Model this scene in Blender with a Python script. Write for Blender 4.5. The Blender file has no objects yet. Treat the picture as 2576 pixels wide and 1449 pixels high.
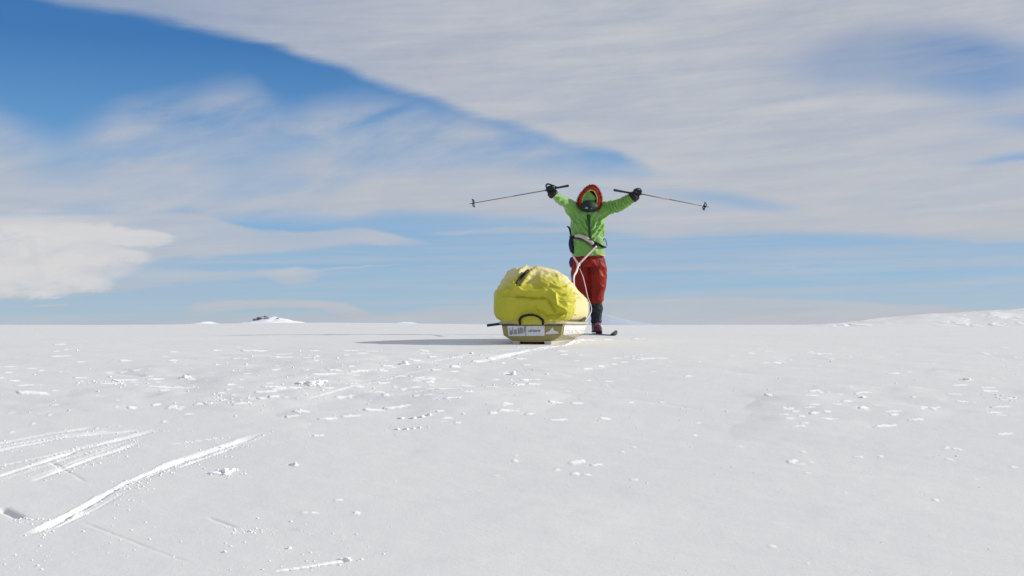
import bpy, bmesh, math, random
import numpy as np
from mathutils import Vector, Matrix
random.seed(7); rng = np.random.default_rng(7)
SC = bpy.context.scene
COL = SC.collection
R = math.radians

# ------------------------------------------------------------------ camera, sun, sky
CAMZ = 0.123
FOC = 2862.0                       # focal length in units of a 2576 px wide picture (40 mm on 36 mm)
cam = bpy.data.cameras.new('camera'); camo = bpy.data.objects.new('camera', cam); COL.objects.link(camo)
cam.sensor_width = 36.0; cam.lens = 40.0; cam.clip_start = 0.05; cam.clip_end = 20000
camo.location = (0, 0, CAMZ); camo.rotation_euler = (R(90), 0, 0)
cam.shift_y = 93.5/2576
SC.camera = camo
SC.view_settings.view_transform = 'Standard'; SC.view_settings.look = 'None'
SC.view_settings.exposure = 0.0; SC.view_settings.gamma = 1.0

SUN_EL, SUN_AZ = R(25), R(84)      # azimuth from +y towards +x (right, a little behind the sledge)
sl = bpy.data.lights.new('sun', 'SUN'); so = bpy.data.objects.new('sun', sl); COL.objects.link(so)
sl.energy = 4.1; sl.angle = R(0.55); sl.color = (1.0, 0.955, 0.865)
sd = Vector((math.sin(SUN_AZ)*math.cos(SUN_EL), math.cos(SUN_AZ)*math.cos(SUN_EL), math.sin(SUN_EL)))
so.rotation_euler = sd.to_track_quat('Z', 'Y').to_euler(); so.location = sd*50

world = bpy.data.worlds.new('World'); SC.world = world; world.use_nodes = True
nt = world.node_tree; nt.nodes.clear(); N = nt.nodes; L = nt.links
def setin(sock, v):
    if isinstance(v, bpy.types.NodeSocket): L.new(v, sock)
    else: sock.default_value = v
def M_(op, a, b=None, c=None, clamp=False):
    n = N.new('ShaderNodeMath'); n.operation = op; n.use_clamp = clamp
    setin(n.inputs[0], a)
    if b is not None: setin(n.inputs[1], b)
    if c is not None: setin(n.inputs[2], c)
    return n.outputs[0]
def smooth(v, lo, hi):
    n = N.new('ShaderNodeMapRange'); n.interpolation_type = 'SMOOTHSTEP'
    setin(n.inputs['Value'], v); setin(n.inputs['From Min'], lo); setin(n.inputs['From Max'], hi)
    return n.outputs[0]
tc = N.new('ShaderNodeTexCoord'); sep = N.new('ShaderNodeSeparateXYZ'); L.new(tc.outputs['Generated'], sep.inputs[0])
AZ = M_('MULTIPLY', M_('ARCTAN2', sep.outputs[0], sep.outputs[1]), 180/math.pi)
EL = M_('MULTIPLY', M_('ARCSINE', sep.outputs[2]), 180/math.pi)
def noise(sx, sy, tilt, scale, detail=4, rough=0.55, dist=0.0, off=0.0):
    # noise over the (azimuth, elevation) of the sky, stretched along the wind
    t = math.tan(R(tilt))
    u = M_('MULTIPLY', AZ, sx)
    w = M_('MULTIPLY', M_('SUBTRACT', EL, M_('MULTIPLY', AZ, t)), sy)
    c = N.new('ShaderNodeCombineXYZ'); setin(c.inputs[0], u); setin(c.inputs[1], w); c.inputs[2].default_value = off
    n = N.new('ShaderNodeTexNoise'); L.new(c.outputs[0], n.inputs['Vector'])
    n.inputs['Scale'].default_value = scale; n.inputs['Detail'].default_value = detail
    n.inputs['Roughness'].default_value = rough; n.inputs['Distortion'].default_value = dist
    return M_('SUBTRACT', n.outputs[0], 0.5)
NW = noise(0.12, 0.35, 4, 1.0, 5, 0.5, 0.3, 1.0)          # broad warp
NS = noise(0.10, 0.95, 5, 1.0, 6, 0.6, 0.5, 7.0)          # streaks rising to the right
NP = noise(0.32, 0.70, 14, 1.0, 6, 0.62, 0.8, 17.0)       # feathery wisps
NL = noise(0.05, 1.7, 1.0, 1.0, 5, 0.6, 0.3, 27.0)        # thin level streaks
NF = noise(0.55, 1.3, 8, 1.0, 7, 0.62, 0.6, 37.0)
ELW = M_('ADD', EL, M_('MULTIPLY', NW, 1.1))
ELW2 = M_('ADD', EL, M_('ADD', M_('MULTIPLY', NW, 0.25), M_('MULTIPLY', NP, 0.35)))
def azel(X, Y):
    a = math.atan((X-1288)/FOC); return math.degrees(a), math.degrees(math.atan((818-Y)/FOC*math.cos(a)))
def band(knots, slo, sup, el=None):
    """a cloud bank: knots (X, Y lower edge, Y upper edge, opacity) traced in the sky and stored as azimuth/elevation"""
    r = N.new('ShaderNodeValToRGB'); cr = r.color_ramp; cr.interpolation = 'CARDINAL' if len(knots) > 2 else 'LINEAR'
    pts = []
    for X, yl, yu, o in knots:
        a, e1 = azel(X, yl); _, e2 = azel(X, yu)
        pts.append(((a+32)/64, (e1+5)/40, (e2+5)/40, o))
    while len(cr.elements) < len(pts): cr.elements.new(0.5)
    for i in range(len(pts)): cr.elements[i].position = 0.0001*i
    for i in reversed(range(len(pts))): cr.elements[i].position = pts[i][0]
    for i, p in enumerate(pts): cr.elements[i].color = (p[1], p[2], p[3], 1)
    L.new(M_('DIVIDE', M_('ADD', AZ, 32.0), 64.0, clamp=True), r.inputs[0])
    s = N.new('ShaderNodeSeparateColor'); L.new(r.outputs[0], s.inputs[0])
    lo = M_('SUBTRACT', M_('MULTIPLY', s.outputs[0], 40), 5.0); up = M_('SUBTRACT', M_('MULTIPLY', s.outputs[1], 40), 5.0)
    e = el if el is not None else ELW2
    a = smooth(M_('SUBTRACT', e, lo), -slo, slo); b = smooth(M_('SUBTRACT', up, e), -sup, sup)
    return M_('MULTIPLY', M_('MULTIPLY', a, b), s.outputs[2])
T = -900
def mod(d, n, amp, base=1.0):        # thin a bank out by a noise field
    return M_('MULTIPLY', d, M_('ADD', base, M_('MULTIPLY', n, amp)), clamp=True)
NG = noise(0.16, 0.62, 15, 1.0, 6, 0.55, 0.35, 57.0)      # long wisps combed up to the right
ELB = M_('ADD', EL, M_('MULTIPLY', NG, 1.7))
ELA = M_('ADD', EL, M_('ADD', M_('MULTIPLY', NW, .2), M_('ADD', M_('MULTIPLY', NP, .22), M_('MULTIPLY', NS, .7))))
bands = [
 mod(band([(-1200,850,640,.34),(800,850,600,.34),(1500,850,560,.40),(2000,850,580,.42),(3600,850,600,.42)], .2, 1.0), NL, 3.2, .75),
 # great veil over the upper right, crisp lower-left edge
 mod(band([(-100,-60,T,.5),(150,12,T,.55),(420,50,T,.62),(720,122,T,.74),(910,192,T,.82),(1130,262,T,.9),(1400,345,T,.92),(1560,385,T,.93),(1640,425,T,.95),
       (1760,470,T,.95),(1950,520,T,.94),(2200,570,T,.94),(2500,600,T,.9),(2800,600,T,.9)], .36, 1.0, ELA), NS, .28, .97),
 # feathery veil under the blue gap
 mod(band([(-150,545,300,.66),(0,540,290,.60),(90,540,332,.45),(180,540,338,.42),(290,535,283,.62),(400,532,262,.62),(500,530,240,.60),(575,530,216,.52),(645,530,222,.48),(710,525,278,.50),(790,520,268,.62),(870,500,254,.60),(960,500,254,.58),(1080,500,272,.62),(1250,490,310,.62),(1450,480,370,.55),(1650,470,425,.45)], .5, .95, ELB), M_('ADD', M_('MULTIPLY', NG, 1.0), M_('MULTIPLY', NP, .35)), 2.6, .90),
 mod(band([(-150,545,400,.50),(400,540,400,.42),(900,540,400,.45),(1300,540,420,.45),(1500,540,440,.2)], .5, 1.0, ELB), NG, 2.0, .9),
 # pale belt left of the skier's poles
 mod(band([(760,500,500,.0),(850,545,470,.55),(980,535,445,.86),(1200,540,425,.8),(1450,560,440,.72),(1620,590,420,.86),(1750,590,452,.92),(2000,585,505,.93),(2300,600,540,.93),(2576,600,540,.93)], .3, .35), NL, 1.0, .95),
 mod(band([(-200,520,470,.75),(150,540,450,.55),(480,545,500,.5),(760,560,500,.5),(1000,565,520,.35)], .5, .6), NS, 1.6, .9),
 # long tail of the left cloud
 mod(band([(-200,745,545,.8),(380,662,540,.8),(520,650,545,.78),(620,640,572,.75),(750,630,582,.75),(900,614,575,.75),(1000,618,590,.8),(1100,616,613,.2)], .16, .12), NS, .7, .92),
 # veil and streaks below it
 mod(band([(-100,752,640,.9),(230,742,660,.7),(420,718,678,.66),(560,706,682,.55),(720,690,676,.5),(800,684,676,.1)], .14, .10), NL, .9, .85),
 mod(band([(640,680,675,.1),(700,712,676,.62),(750,712,670,.72),(790,706,676,.5),(830,690,680,.0)], .10, .10), NP, 1.5, .9),
 band([(770,682,677,.0),(830,677,672,.6),(980,668,665,.5),(1060,668,665,.0),(1090,672,669,.35),(1190,671,668,.0)], .05, .05),
 band([(70,772,768,.0),(100,771,766,.7),(165,768,763,.75),(185,767,765,.0)], .04, .04),
 mod(band([(300,535,535,.0),(380,548,533,.25),(600,560,545,.2),(700,565,560,.0)], .08, .06), NP, .5, .9),
 band([(-300,533,524,.6),(0,533,524,.6),(120,536,528,.55),(260,539,533,.0)], .06, .06),
 mod(band([(470,775,765,.0),(560,768,756,.7),(760,772,760,.7),(860,782,768,.72),(920,800,782,.5),(960,806,800,.0)], .12, .08), NP, .6, .95),
 # streaks in the blue belt on the right
 mod(band([(1720,690,680,.0),(1850,688,676,.35),(2000,680,670,.35),(2250,676,666,.3),(2576,664,640,.45),(2700,664,640,.4)], .14, .14), NL, 1.8, .8),
 mod(band([(2380,606,602,.0),(2450,608,600,.55),(2600,606,596,.5),(2700,606,596,.4)], .08, .08), NL, .5, .9),
 mod(band([(1050,586,582,.0),(1120,588,578,.5),(1250,584,574,.45),(1500,582,566,.4),(1700,584,574,.0)], .1, .1), NL, .8, .9),
 # low banks along the horizon
 mod(band([(440,808,775,.0),(500,790,762,.62),(620,778,755,.7),(800,780,757,.68),(880,800,768,.66),(940,806,790,.1)], .10, .10), NP, .7, .95),
 mod(band([(900,830,800,.2),(1080,830,775,.55),(1250,830,765,.6),(1500,830,757,.72),(1750,830,752,.78),(2000,830,753,.8),(2180,830,762,.82),(2400,830,776,.85),(2576,830,800,.8),(2800,830,800,.8)], .2, .09), NL, .5, .95),
 M_('MULTIPLY', smooth(EL, 17.0, 32.0), M_('ADD', .85, M_('MULTIPLY', NS, .6)), clamp=True),  # unseen veil overhead, added to raise the skylight and make it more neutral
 mod(band([(-100,850,806,.45),(300,850,800,.4),(500,850,795,.6),(900,850,790,.55),(1100,850,800,.45)], .2, .3), NL, .5, .95),
]
ELC = M_('ADD', EL, M_('ADD', M_('MULTIPLY', NL, .5), M_('MULTIPLY', NF, .8)))
bright = [
 mod(band([(-300,740,548,.95),(60,738,548,.93),(140,735,550,.86),(220,725,555,.72),(290,705,562,.5),(350,680,570,.22),(400,660,580,.0)], .30, .5, ELC), NF, 2.0, .92),
 mod(band([(60,612,566,.0),(160,614,562,.6),(300,618,568,.8),(390,616,582,.8),(430,608,594,.7),(452,603,599,.0)], .13, .10, ELC), NL, 1.0, .92),
 mod(band([(60,662,615,.0),(180,664,616,.6),(290,664,622,.78),(360,660,632,.75),(385,652,640,.0)], .14, .14, ELC), NF, 1.6, .9),
 mod(band([(40,742,690,.0),(150,742,690,.6),(230,738,694,.72),(270,728,704,.5),(300,720,712,.0)], .10, .16, ELC), NF, 1.8, .9),
]
def union(ds):
    inv = None
    for d in ds:
        k = M_('SUBTRACT', 1.0, d); inv = k if inv is None else M_('MULTIPLY', inv, k)
    return M_('SUBTRACT', 1.0, inv, clamp=True)
DEN = union(bands)
# blue thinner places inside the great veil, right side
hole1 = mod(band([(1850,180,160,.0),(2050,215,110,.40),(2250,220,70,.55),(2450,250,80,.72),(2576,235,110,.7),(2800,225,90,.6)], .8, .8), NS, 1.6, .95)
hole2 = mod(band([(2330,418,410,.0),(2480,415,398,.5),(2576,405,385,.85),(2800,400,370,.8)], .15, .2), NL, .6, .95)
hole3 = mod(band([(1560,480,470,.0),(1700,505,478,.45),(1850,520,490,.7),(1980,540,510,.3),(2080,545,530,.0)], .3, .3), NS, 1.0, .95)
hole4 = mod(band([(2400,320,290,.0),(2576,330,285,.5),(2800,330,280,.5)], .3, .3), NS, 1.0, .95)
hole5 = mod(band([(-100,500,380,.0),(150,470,380,.35),(500,440,330,.35),(700,420,330,.25),(900,420,390,.3),(1100,440,425,.55),(1300,425,405,.4),(1600,450,420,.5),(1700,450,440,.0)], .5, .5), NS, 2.4, .6)
DEN = M_('MULTIPLY', DEN, M_('ADD', 1.0, M_('ADD', M_('MULTIPLY', NF, .25), M_('MULTIPLY', NL, .35))), clamp=True)
thick = M_('MULTIPLY', DEN, M_('SUBTRACT', 1.0, M_('MULTIPLY', union([hole1, hole2, hole3, hole4, hole5]), 0.85)))
sky = N.new('ShaderNodeTexSky'); sky.sky_type = 'NISHITA'; sky.sun_disc = False
sky.sun_elevation = SUN_EL; sky.sun_rotation = SUN_AZ; sky.altitude = 2500; sky.air_density = 1.0; sky.dust_density = 0.3; sky.ozone_density = 2.5
tint = N.new('ShaderNodeMix'); tint.data_type = 'RGBA'; tint.blend_type = 'MULTIPLY'; tint.inputs[0].default_value = 1.0
L.new(sky.outputs[0], tint.inputs[6]); tint.inputs[7].default_value = (0.72, 0.92, 1.06, 1)
gr = N.new('ShaderNodeValToRGB'); ge = gr.color_ramp.elements     # colour of clear air by elevation (0..40 degrees)
for _ in range(4): ge.new(.5)
for i in range(6): ge[i].position = .001*i
for i, (p_, c_) in reversed(list(enumerate([(0.0, (.375,.50,.62)), (.055, (.285,.47,.67)), (.13, (.225,.425,.68)), (.22, (.14,.335,.62)), (.34, (.047,.185,.46)), (.9, (.03,.12,.36))]))):
    ge[i].position = p_; ge[i].color = (*c_, 1)
L.new(M_('DIVIDE', EL, 40.0, clamp=True), gr.inputs[0])
gs = N.new('ShaderNodeVectorMath'); gs.operation = 'SCALE'; L.new(gr.outputs[0], gs.inputs[0]); gs.inputs['Scale'].default_value = 10.0
mx = N.new('ShaderNodeMix'); mx.data_type = 'RGBA'; mx.inputs[0].default_value = .82; L.new(tint.outputs[2], mx.inputs[6]); L.new(gs.outputs[0], mx.inputs[7]); tint = mx
cc = N.new('ShaderNodeMix'); cc.data_type = 'RGBA'
L.new(M_('ADD', .5, M_('MULTIPLY', NS, 1.6), clamp=True), cc.inputs[0])
cc.inputs[6].default_value = (4.55, 4.85, 5.45, 1); cc.inputs[7].default_value = (5.6, 5.7, 6.05, 1)
m1 = N.new('ShaderNodeMix'); m1.data_type = 'RGBA'; L.new(thick, m1.inputs[0]); L.new(tint.outputs[2], m1.inputs[6]); L.new(cc.outputs[2], m1.inputs[7])
m2 = N.new('ShaderNodeMix'); m2.data_type = 'RGBA'; L.new(union(bright), m2.inputs[0]); L.new(m1.outputs[2], m2.inputs[6])
m2.inputs[7].default_value = (6.75, 6.7, 6.8, 1)
bg = N.new('ShaderNodeBackground'); bg.inputs[1].default_value = 0.1; L.new(m2.outputs[2], bg.inputs[0])
wo = N.new('ShaderNodeOutputWorld'); L.new(bg.outputs[0], wo.inputs[0])

# ------------------------------------------------------------------ numeric noise
def _h(i, j, k, s):
    n = (i*374761393 + j*668265263 + k*2147483647 + s*1274126177) & 0xffffffff
    n = ((n ^ (n >> 13))*1274126177) & 0xffffffff
    return ((n ^ (n >> 16)) & 0xffffff)/float(0xffffff)
def vn2(x, y, s=0):
    xi = np.floor(x).astype(np.int64); yi = np.floor(y).astype(np.int64); fx = x-xi; fy = y-yi
    u = fx*fx*fx*(fx*(fx*6-15)+10); v = fy*fy*fy*(fy*(fy*6-15)+10)
    a = _h(xi, yi, 0, s); b = _h(xi+1, yi, 0, s); c = _h(xi, yi+1, 0, s); d = _h(xi+1, yi+1, 0, s)
    return (a*(1-u)+b*u)*(1-v)+(c*(1-u)+d*u)*v - .5
def fbm2(x, y, o=4, s=0, g=.5):
    t = 0; a = 1; f = 1
    for i in range(o): t = t + a*vn2(x*f+17.3*i, y*f-9.1*i, s+i); a *= g; f *= 2.03
    return t
def vn3(p, s=0):
    pi = np.floor(p).astype(np.int64); f = p-pi; f = f*f*f*(f*(f*6-15)+10)
    r = 0
    for dx in (0, 1):
        for dy in (0, 1):
            for dz in (0, 1):
                w = (f[:, 0] if dx else 1-f[:, 0])*(f[:, 1] if dy else 1-f[:, 1])*(f[:, 2] if dz else 1-f[:, 2])
                r = r + w*_h(pi[:, 0]+dx, pi[:, 1]+dy, pi[:, 2]+dz, s)
    return r-.5
def fbm3(p, o=3, s=0, g=.5):
    t = 0; a = 1
    for i in range(o): t = t + a*vn3(p*(2.03**i)+5.7*i, s+i); a *= g
    return t
def sst(a, b, x):
    t = np.clip((x-a)/(b-a), 0, 1); return t*t*(3-2*t)

# ------------------------------------------------------------------ the shape of the snow
def prof(y):
    y = np.asarray(y, float)
    p1 = .016*np.clip(10-y, 0, None)**2
    p2 = .4+.48*(1-np.exp(-np.clip(5-y, 0, None)/3))
    return -np.where(y > 5, p1, p2)
def gpt(X, Y):
    """place on the ground traced in the photograph -> world x, y on the snow (solved along the slope)"""
    v = (Y-818)/FOC; lo, hi = 1.5, 400.0
    for _ in range(60):
        m = (lo+hi)/2
        if (CAMZ-float(prof(m)))/m > v: lo = m
        else: hi = m
    return ((X-1288)/FOC*lo, lo)
TRACKS = []   # (polyline in world, half width, depth, seed)
def track(pts, hw, dep): TRACKS.append((np.array([gpt(*p) for p in pts]), hw*.55, dep*.70))
track([(60,1352),(110,1330),(320,1215),(430,1165),(560,1122),(668,1085)], .034, .024)
track([(330,1218),(430,1170),(540,1128)], .022, .012)
track([(-60,1222),(0,1203),(200,1132),(300,1105),(408,1076)], .040, .024)
track([(-60,1188),(0,1176),(120,1150),(260,1112)], .026, .016)
track([(72,1220),(150,1185),(240,1150),(360,1112)], .036, .018)
track([(-60,1131),(0,1119),(120,1093),(250,1072)], .032, .016)
track([(-60,1150),(0,1139),(160,1100),(380,1078)], .030, .014)
track([(0,1130),(150,1096),(300,1082)], .018, .010)
track([(690,1441),(780,1427),(882,1410)], .016, .010)
track([(320,1222),(420,1178),(520,1140)], .020, .012)
track([(60,1215),(200,1158),(330,1108)], .016, .010)
track([(420,1118),(560,1098)], .010, .005)
track([(0,1216),(180,1152),(330,1108)], .014, .010)
track([(130,1334),(250,1275),(330,1232)], .010, .008)
track([(440,1178),(560,1135),(640,1100)], .012, .009)
track([(760,1010),(930,966),(1060,938),(1200,915)], .016, .007)
track([(840,950),(1000,930),(1150,905),(1230,892)], .014, .006)
track([(1185,919),(1235,908),(1300,893),(1400,869)], .055, .026)
track([(1250,906),(1340,886),(1430,868),(1478,851)], .055, .026)
track([(1225,890),(1300,880),(1330,870)], .020, .010)
SCR = []      # faint scratches, dark furrows
for a, b, hw, dep in [((0,1280),(56,1306),.016,.014),((270,936),(370,945),.035,.010),((370,945),(480,941),.030,.008),((200,1312),(500,1428),.006,.002),((520,1300),(600,1330),.006,.003),((1300,935),(1460,943),.02,.004),
                 ((120,1160),(220,1215),.008,.004),((580,1340),(760,1330),.01,.004),((1560,1000),(1780,1032),.02,.002)]:
    SCR.append((np.array([gpt(*a), gpt(*b)]), hw, dep))
CHIPS = [(640,882,35,4),(705,905,30,4),(205,950,18,4),(70,970,35,5),(85,992,48,8),(270,964,30,6),(318,955,28,6),(395,952,22,4),(690,981,26,6),(662,992,26,6),(555,1009,20,5),
 (530,1017,14,5),(655,1006,14,6),(610,1020,26,6),(690,1003,14,5),(820,948,30,5),(845,941,26,4),(960,966,26,5),(905,941,24,4),(975,929,12,4),(1020,925,14,5),(1100,936,14,4),
 (1145,930,14,4),(1210,913,20,4),(1238,906,12,4),(1290,940,8,6),(1345,965,20,5),(1305,966,14,5),(1240,974,20,4),(1125,983,25,6),(1078,1000,16,5),(1045,1002,10,5),(940,1031,30,8),
 (995,1024,30,8),(830,1052,24,6),(880,1046,26,6),(760,1036,22,9),(735,1046,14,6),(1150,1062,8,5),(800,1093,14,6),(742,1168,10,6),(1290,1034,26,5),(1240,1040,14,5),(1335,1040,16,5),(1400,1012,14,5),
 (1640,906,34,4),(1727,948,12,5),(2432,962,12,6),(2168,1003,9,6),(2172,1033,12,10),(2235,1074,30,7),(2300,1062,24,6),(1936,1001,8,6),(2130,1016,16,4),(2050,1045,12,5),
 (2520,1030,24,5),(2540,1008,14,5),(1610,853,20,4),(150,870,16,3),(140,1020,10,6),(330,1025,16,8),(395,1018,10,6),(300,1070,8,5),(1150,905,14,3),(1310,905,18,3),(1500,1165,18,4),
 (500,1018,10,4),(1140,1010,18,4),(1320,955,12,4),(1085,905,12,4),(1480,930,16,4),(600,905,16,3),(550,925,14,3),(620,945,12,4),(940,890,16,3),(1050,915,10,4)]
_r = random.Random(3)
for _ in range(110):
    X_ = _r.uniform(0, 1650); Y_ = 880+abs(_r.gauss(60, 62)); CHIPS.append((X_, Y_, _r.uniform(5, 22)*(1.2 if _r.random() < .3 else .7), _r.uniform(2.2, 4.5)))
for _ in range(34): CHIPS.append((_r.uniform(1950, 2576), _r.gauss(1030, 26), _r.uniform(5, 26), _r.uniform(2.2, 4.0)))
for _ in range(8): CHIPS.append((_r.uniform(1500, 2576), _r.uniform(850, 1100), _r.uniform(4, 14), _r.uniform(1.8, 3.0)))
CHIPS += [(1505,852,16,3),(1530,855,12,2.5),(1488,856,12,2.5),(1560,850,10,2.5),(1445,861,16,3),(1418,872,14,3),(1465,856,12,3)]
CHIPS = [c for c in CHIPS if not (1180 < c[0] < 1405 and c[1] < 900)]
def seg(x, y, P):
    best = np.full(x.shape, 1e9); side = np.zeros(x.shape); along = np.zeros(x.shape); acc = 0
    tot = np.sum(np.hypot(*(P[1:]-P[:-1]).T))
    for a, b in zip(P[:-1], P[1:]):
        d = b-a; l = np.hypot(*d); t = ((x-a[0])*d[0]+(y-a[1])*d[1])/l/l; tc_ = np.clip(t, 0, 1)
        px = x-(a[0]+d[0]*tc_); py = y-(a[1]+d[1]*tc_); dist = np.hypot(px, py)
        s = ((x-a[0])*d[1]-(y-a[1])*d[0])/l
        m = dist < best; best = np.where(m, dist, best); side = np.where(m, s, side); along = np.where(m, (acc+l*tc_)/tot, along); acc += l
    return best, side, along
def ground(x, y, fine=True):
    """height and freshness (share of broken, unpacked snow) of the surface"""
    x = np.asarray(x, float); y = np.asarray(y, float)
    z = prof(y)
    near = np.exp(-(np.hypot(x, y)/30)**2)
    fr = np.zeros(x.shape)
    calm = 1-.85*np.exp(-((x-.3)**2/2.5+(y-9.3)**2/2.2))-.85*np.exp(-((x-1.0)**2/.7+(y-13.5)**2/2.0)); calm = np.clip(calm, .08, 1)
    z = z + .022*fbm2(x*.35+3, y*.5, 3, 11)*near*calm
    r = np.hypot(x, y)
    # distant swells and the rise on the right
    z = z + np.where(r > 60, (fbm2(x/160, y/220, 3, 21)*1.0)*sst(60, 600, r), 0)
    az = np.degrees(np.arctan2(x, y))
    z = z - .0013*np.clip(r-150, 0, None)*np.clip(az/24, -1, 1)*sst(-2, 8, az)*(1-sst(14, 16.5, az))*0
    azw = az+.5*fbm2(az*.9, r/70, 3, 5)
    ramp = .5*sst(14.2, 19.5, azw)+.5*sst(16.5, 27, azw)
    z = z + 6.6*ramp*sst(70, 480, r)*(1+.10*fbm2(az*.7, r/60, 3, 31)) + .08*sst(14.5, 18, az)*np.abs(fbm2(x/14, y/14, 4, 33))*sst(70, 120, r)
    pt = sst(.08, .20, fbm2(az*1.3, np.log(np.clip(r, 1, None))*4+az*.9, 3, 35))*sst(70, 110, r)*(np.exp(-((az-16.4)/1.3)**2)+.8*np.exp(-((az-22.5)/2.0)**2))*(1-sst(420, 600, r))
    z = z + .10*pt; fr = np.maximum(fr, .7*pt)
    z = z + 3.6*sst(900, 1500, r)*np.exp(-((az+9.0)/6.5)**2)          # broad swell under the far hill on the left
    if not fine: return z, fr
    zone = np.exp(-((y-6.6)/1.6)**2)*(.35+.65*np.exp(-((x+1.0)/2.6)**2)) + .25*np.exp(-((y-7.2)/1.6)**2)*sst(1.0, 2.5, x)
    # wind crust: level sheets with broken, bevelled edges
    wob = fbm2(x*1.3, y*1.1, 3, 41)
    lay = fbm2(x*.85+wob*.6, y*1.5+wob*.4, 4, 51)
    step = sst(.0, .05, lay-.12)+.8*sst(.0, .04, lay-.33)
    z = z + .0012*step*zone*calm
    z = z + .0022*fbm2(x*6, y*9, 3, 61)*near*calm + .0030*fbm2(x*1.6, y*3.2, 3, 65)*near*calm
    # streaked ripples (wind across the view)
    z = z + .050*np.clip(fbm2(x*1.1-y*.3, y*1.7, 4, 71)-.07, 0, None)*near*calm*(.10+.9*zone)
    z = z + .022*np.abs(fbm2(x*.8, y*1.3, 3, 73))*near*calm*(.2+.8*zone)
    # sparse crumbs pressed into the crust
    cr = fbm2(x*11, y*11, 3, 81); dens = fbm2(x*1.1, y*1.3, 3, 85)
    m = sst(.0, .12, cr-.50+.45*dens-.24*(1-zone)); z = z + .0035*m*calm*near; fr = np.maximum(fr, m*.9*calm)
    for P, hw, dep in TRACKS:
        x0, x1 = P[:, 0].min()-.3, P[:, 0].max()+.3; y0, y1 = P[:, 1].min()-.3, P[:, 1].max()+.3
        s_ = np.where((x > x0) & (x < x1) & (y > y0) & (y < y1))[0] if x.ndim == 1 else None
        if s_ is None or len(s_) == 0: continue
        xs, ys = x[s_], y[s_]; jx = .004*fbm2(xs*5, ys*5, 3, 91)
        d, sd_, al = seg(xs, ys, P); sd_ = sd_+jx*1.3; d = np.maximum(np.abs(sd_), d-.0)
        edge = hw*(1+.30*fbm2(xs*9, ys*9, 3, 95)+.9*fbm2(xs*1.6+4, ys*1.6, 2, 96)); fade = sst(0, .10, al)*(1-sst(.86, 1, al))*np.clip(.85+.9*fbm2(xs*1.7, ys*1.7, 3, 97)+.45*fbm2(xs*7, ys*5, 2, 98), .35, 1.15)
        u = sd_/edge                                    # -1 left wall .. 1 right wall
        inside = 1-sst(.85, 1.12, np.abs(u))
        bed = np.clip((1-u)*.5, 0, 1)                   # floor tipped towards the sun: deep at right, shallow at left
        z[s_] -= .6*dep*inside*fade*(.2+.8*sst(-1.0, .7, u))
        rim = np.exp(-((u-1.45)/.35)**2)+.8*np.exp(-((u+1.35)/.3)**2)
        crumb = np.clip(fbm2(xs*22, ys*22, 2, 99)+.15, 0, None)
        z[s_] += rim*fade*dep*(.06+.55*crumb)
        fr[s_] = np.maximum(fr[s_], fade*np.clip(inside*(1-.35*sst(.3, 1, u))+.5*rim*(crumb > .2), 0, 1))
    for P, hw, dep in SCR:
        x0, x1 = P[:, 0].min()-.3, P[:, 0].max()+.3; y0, y1 = P[:, 1].min()-.3, P[:, 1].max()+.3
        s_ = np.where((x > x0) & (x < x1) & (y > y0) & (y < y1))[0] if x.ndim == 1 else None
        if s_ is None or len(s_) == 0: continue
        xs, ys = x[s_], y[s_]; d, sd_, al = seg(xs, ys, P)
        d = d+.01*fbm2(xs*8, ys*8, 2, 101)
        z[s_] -= dep*np.exp(-(d/hw)**2)*sst(0, .15, al)*(1-sst(.8, 1, al))
    for i, (X, Y, w, t) in enumerate(CHIPS):
        cx, cy = gpt(X, Y); rx = w/FOC*cy*1.05; v = (CAMZ-float(prof(cy)))/cy; sl_ = float(prof(cy+.05)-prof(cy-.05))/.1
        ry = max(.016, .36*t/FOC*cy/(v+sl_)); ry = min(ry, .11)
        if x.ndim != 1: continue
        s_ = np.where((np.abs(x-cx) < rx*1.7+.03) & (np.abs(y-cy) < ry*2.2+.15))[0]
        if len(s_) == 0: continue
        u = (x[s_]-cx)/rx; ax = -.25 if i % 4 else .3
        w_ = (y[s_]-cy-ax*(x[s_]-cx)*-1.0*.8)/ry
        n = fbm2(x[s_]*18, y[s_]*14, 3, 111+i)
        q = np.sqrt(u*u+w_*w_)+.75*n
        m = 1-sst(.86, 1.0, q)
        amp = min(.0075, .0032+.05*ry)*(1 if i < 70 else .55)
        z[s_] += m*amp*(.55-.45*np.clip(u, -1, 1)+.5*np.clip(fbm2(x[s_]*26, y[s_]*20, 2, 7+i), -.3, .6))
        z[s_] -= .35*amp*np.exp(-((q-1.25)/.22)**2)*(u < .2)
        fr[s_] = np.maximum(fr[s_], m*1.0)
    return z, fr
def gz(x, y): return float(ground(np.array([x], float), np.array([y], float))[0][0])

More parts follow.
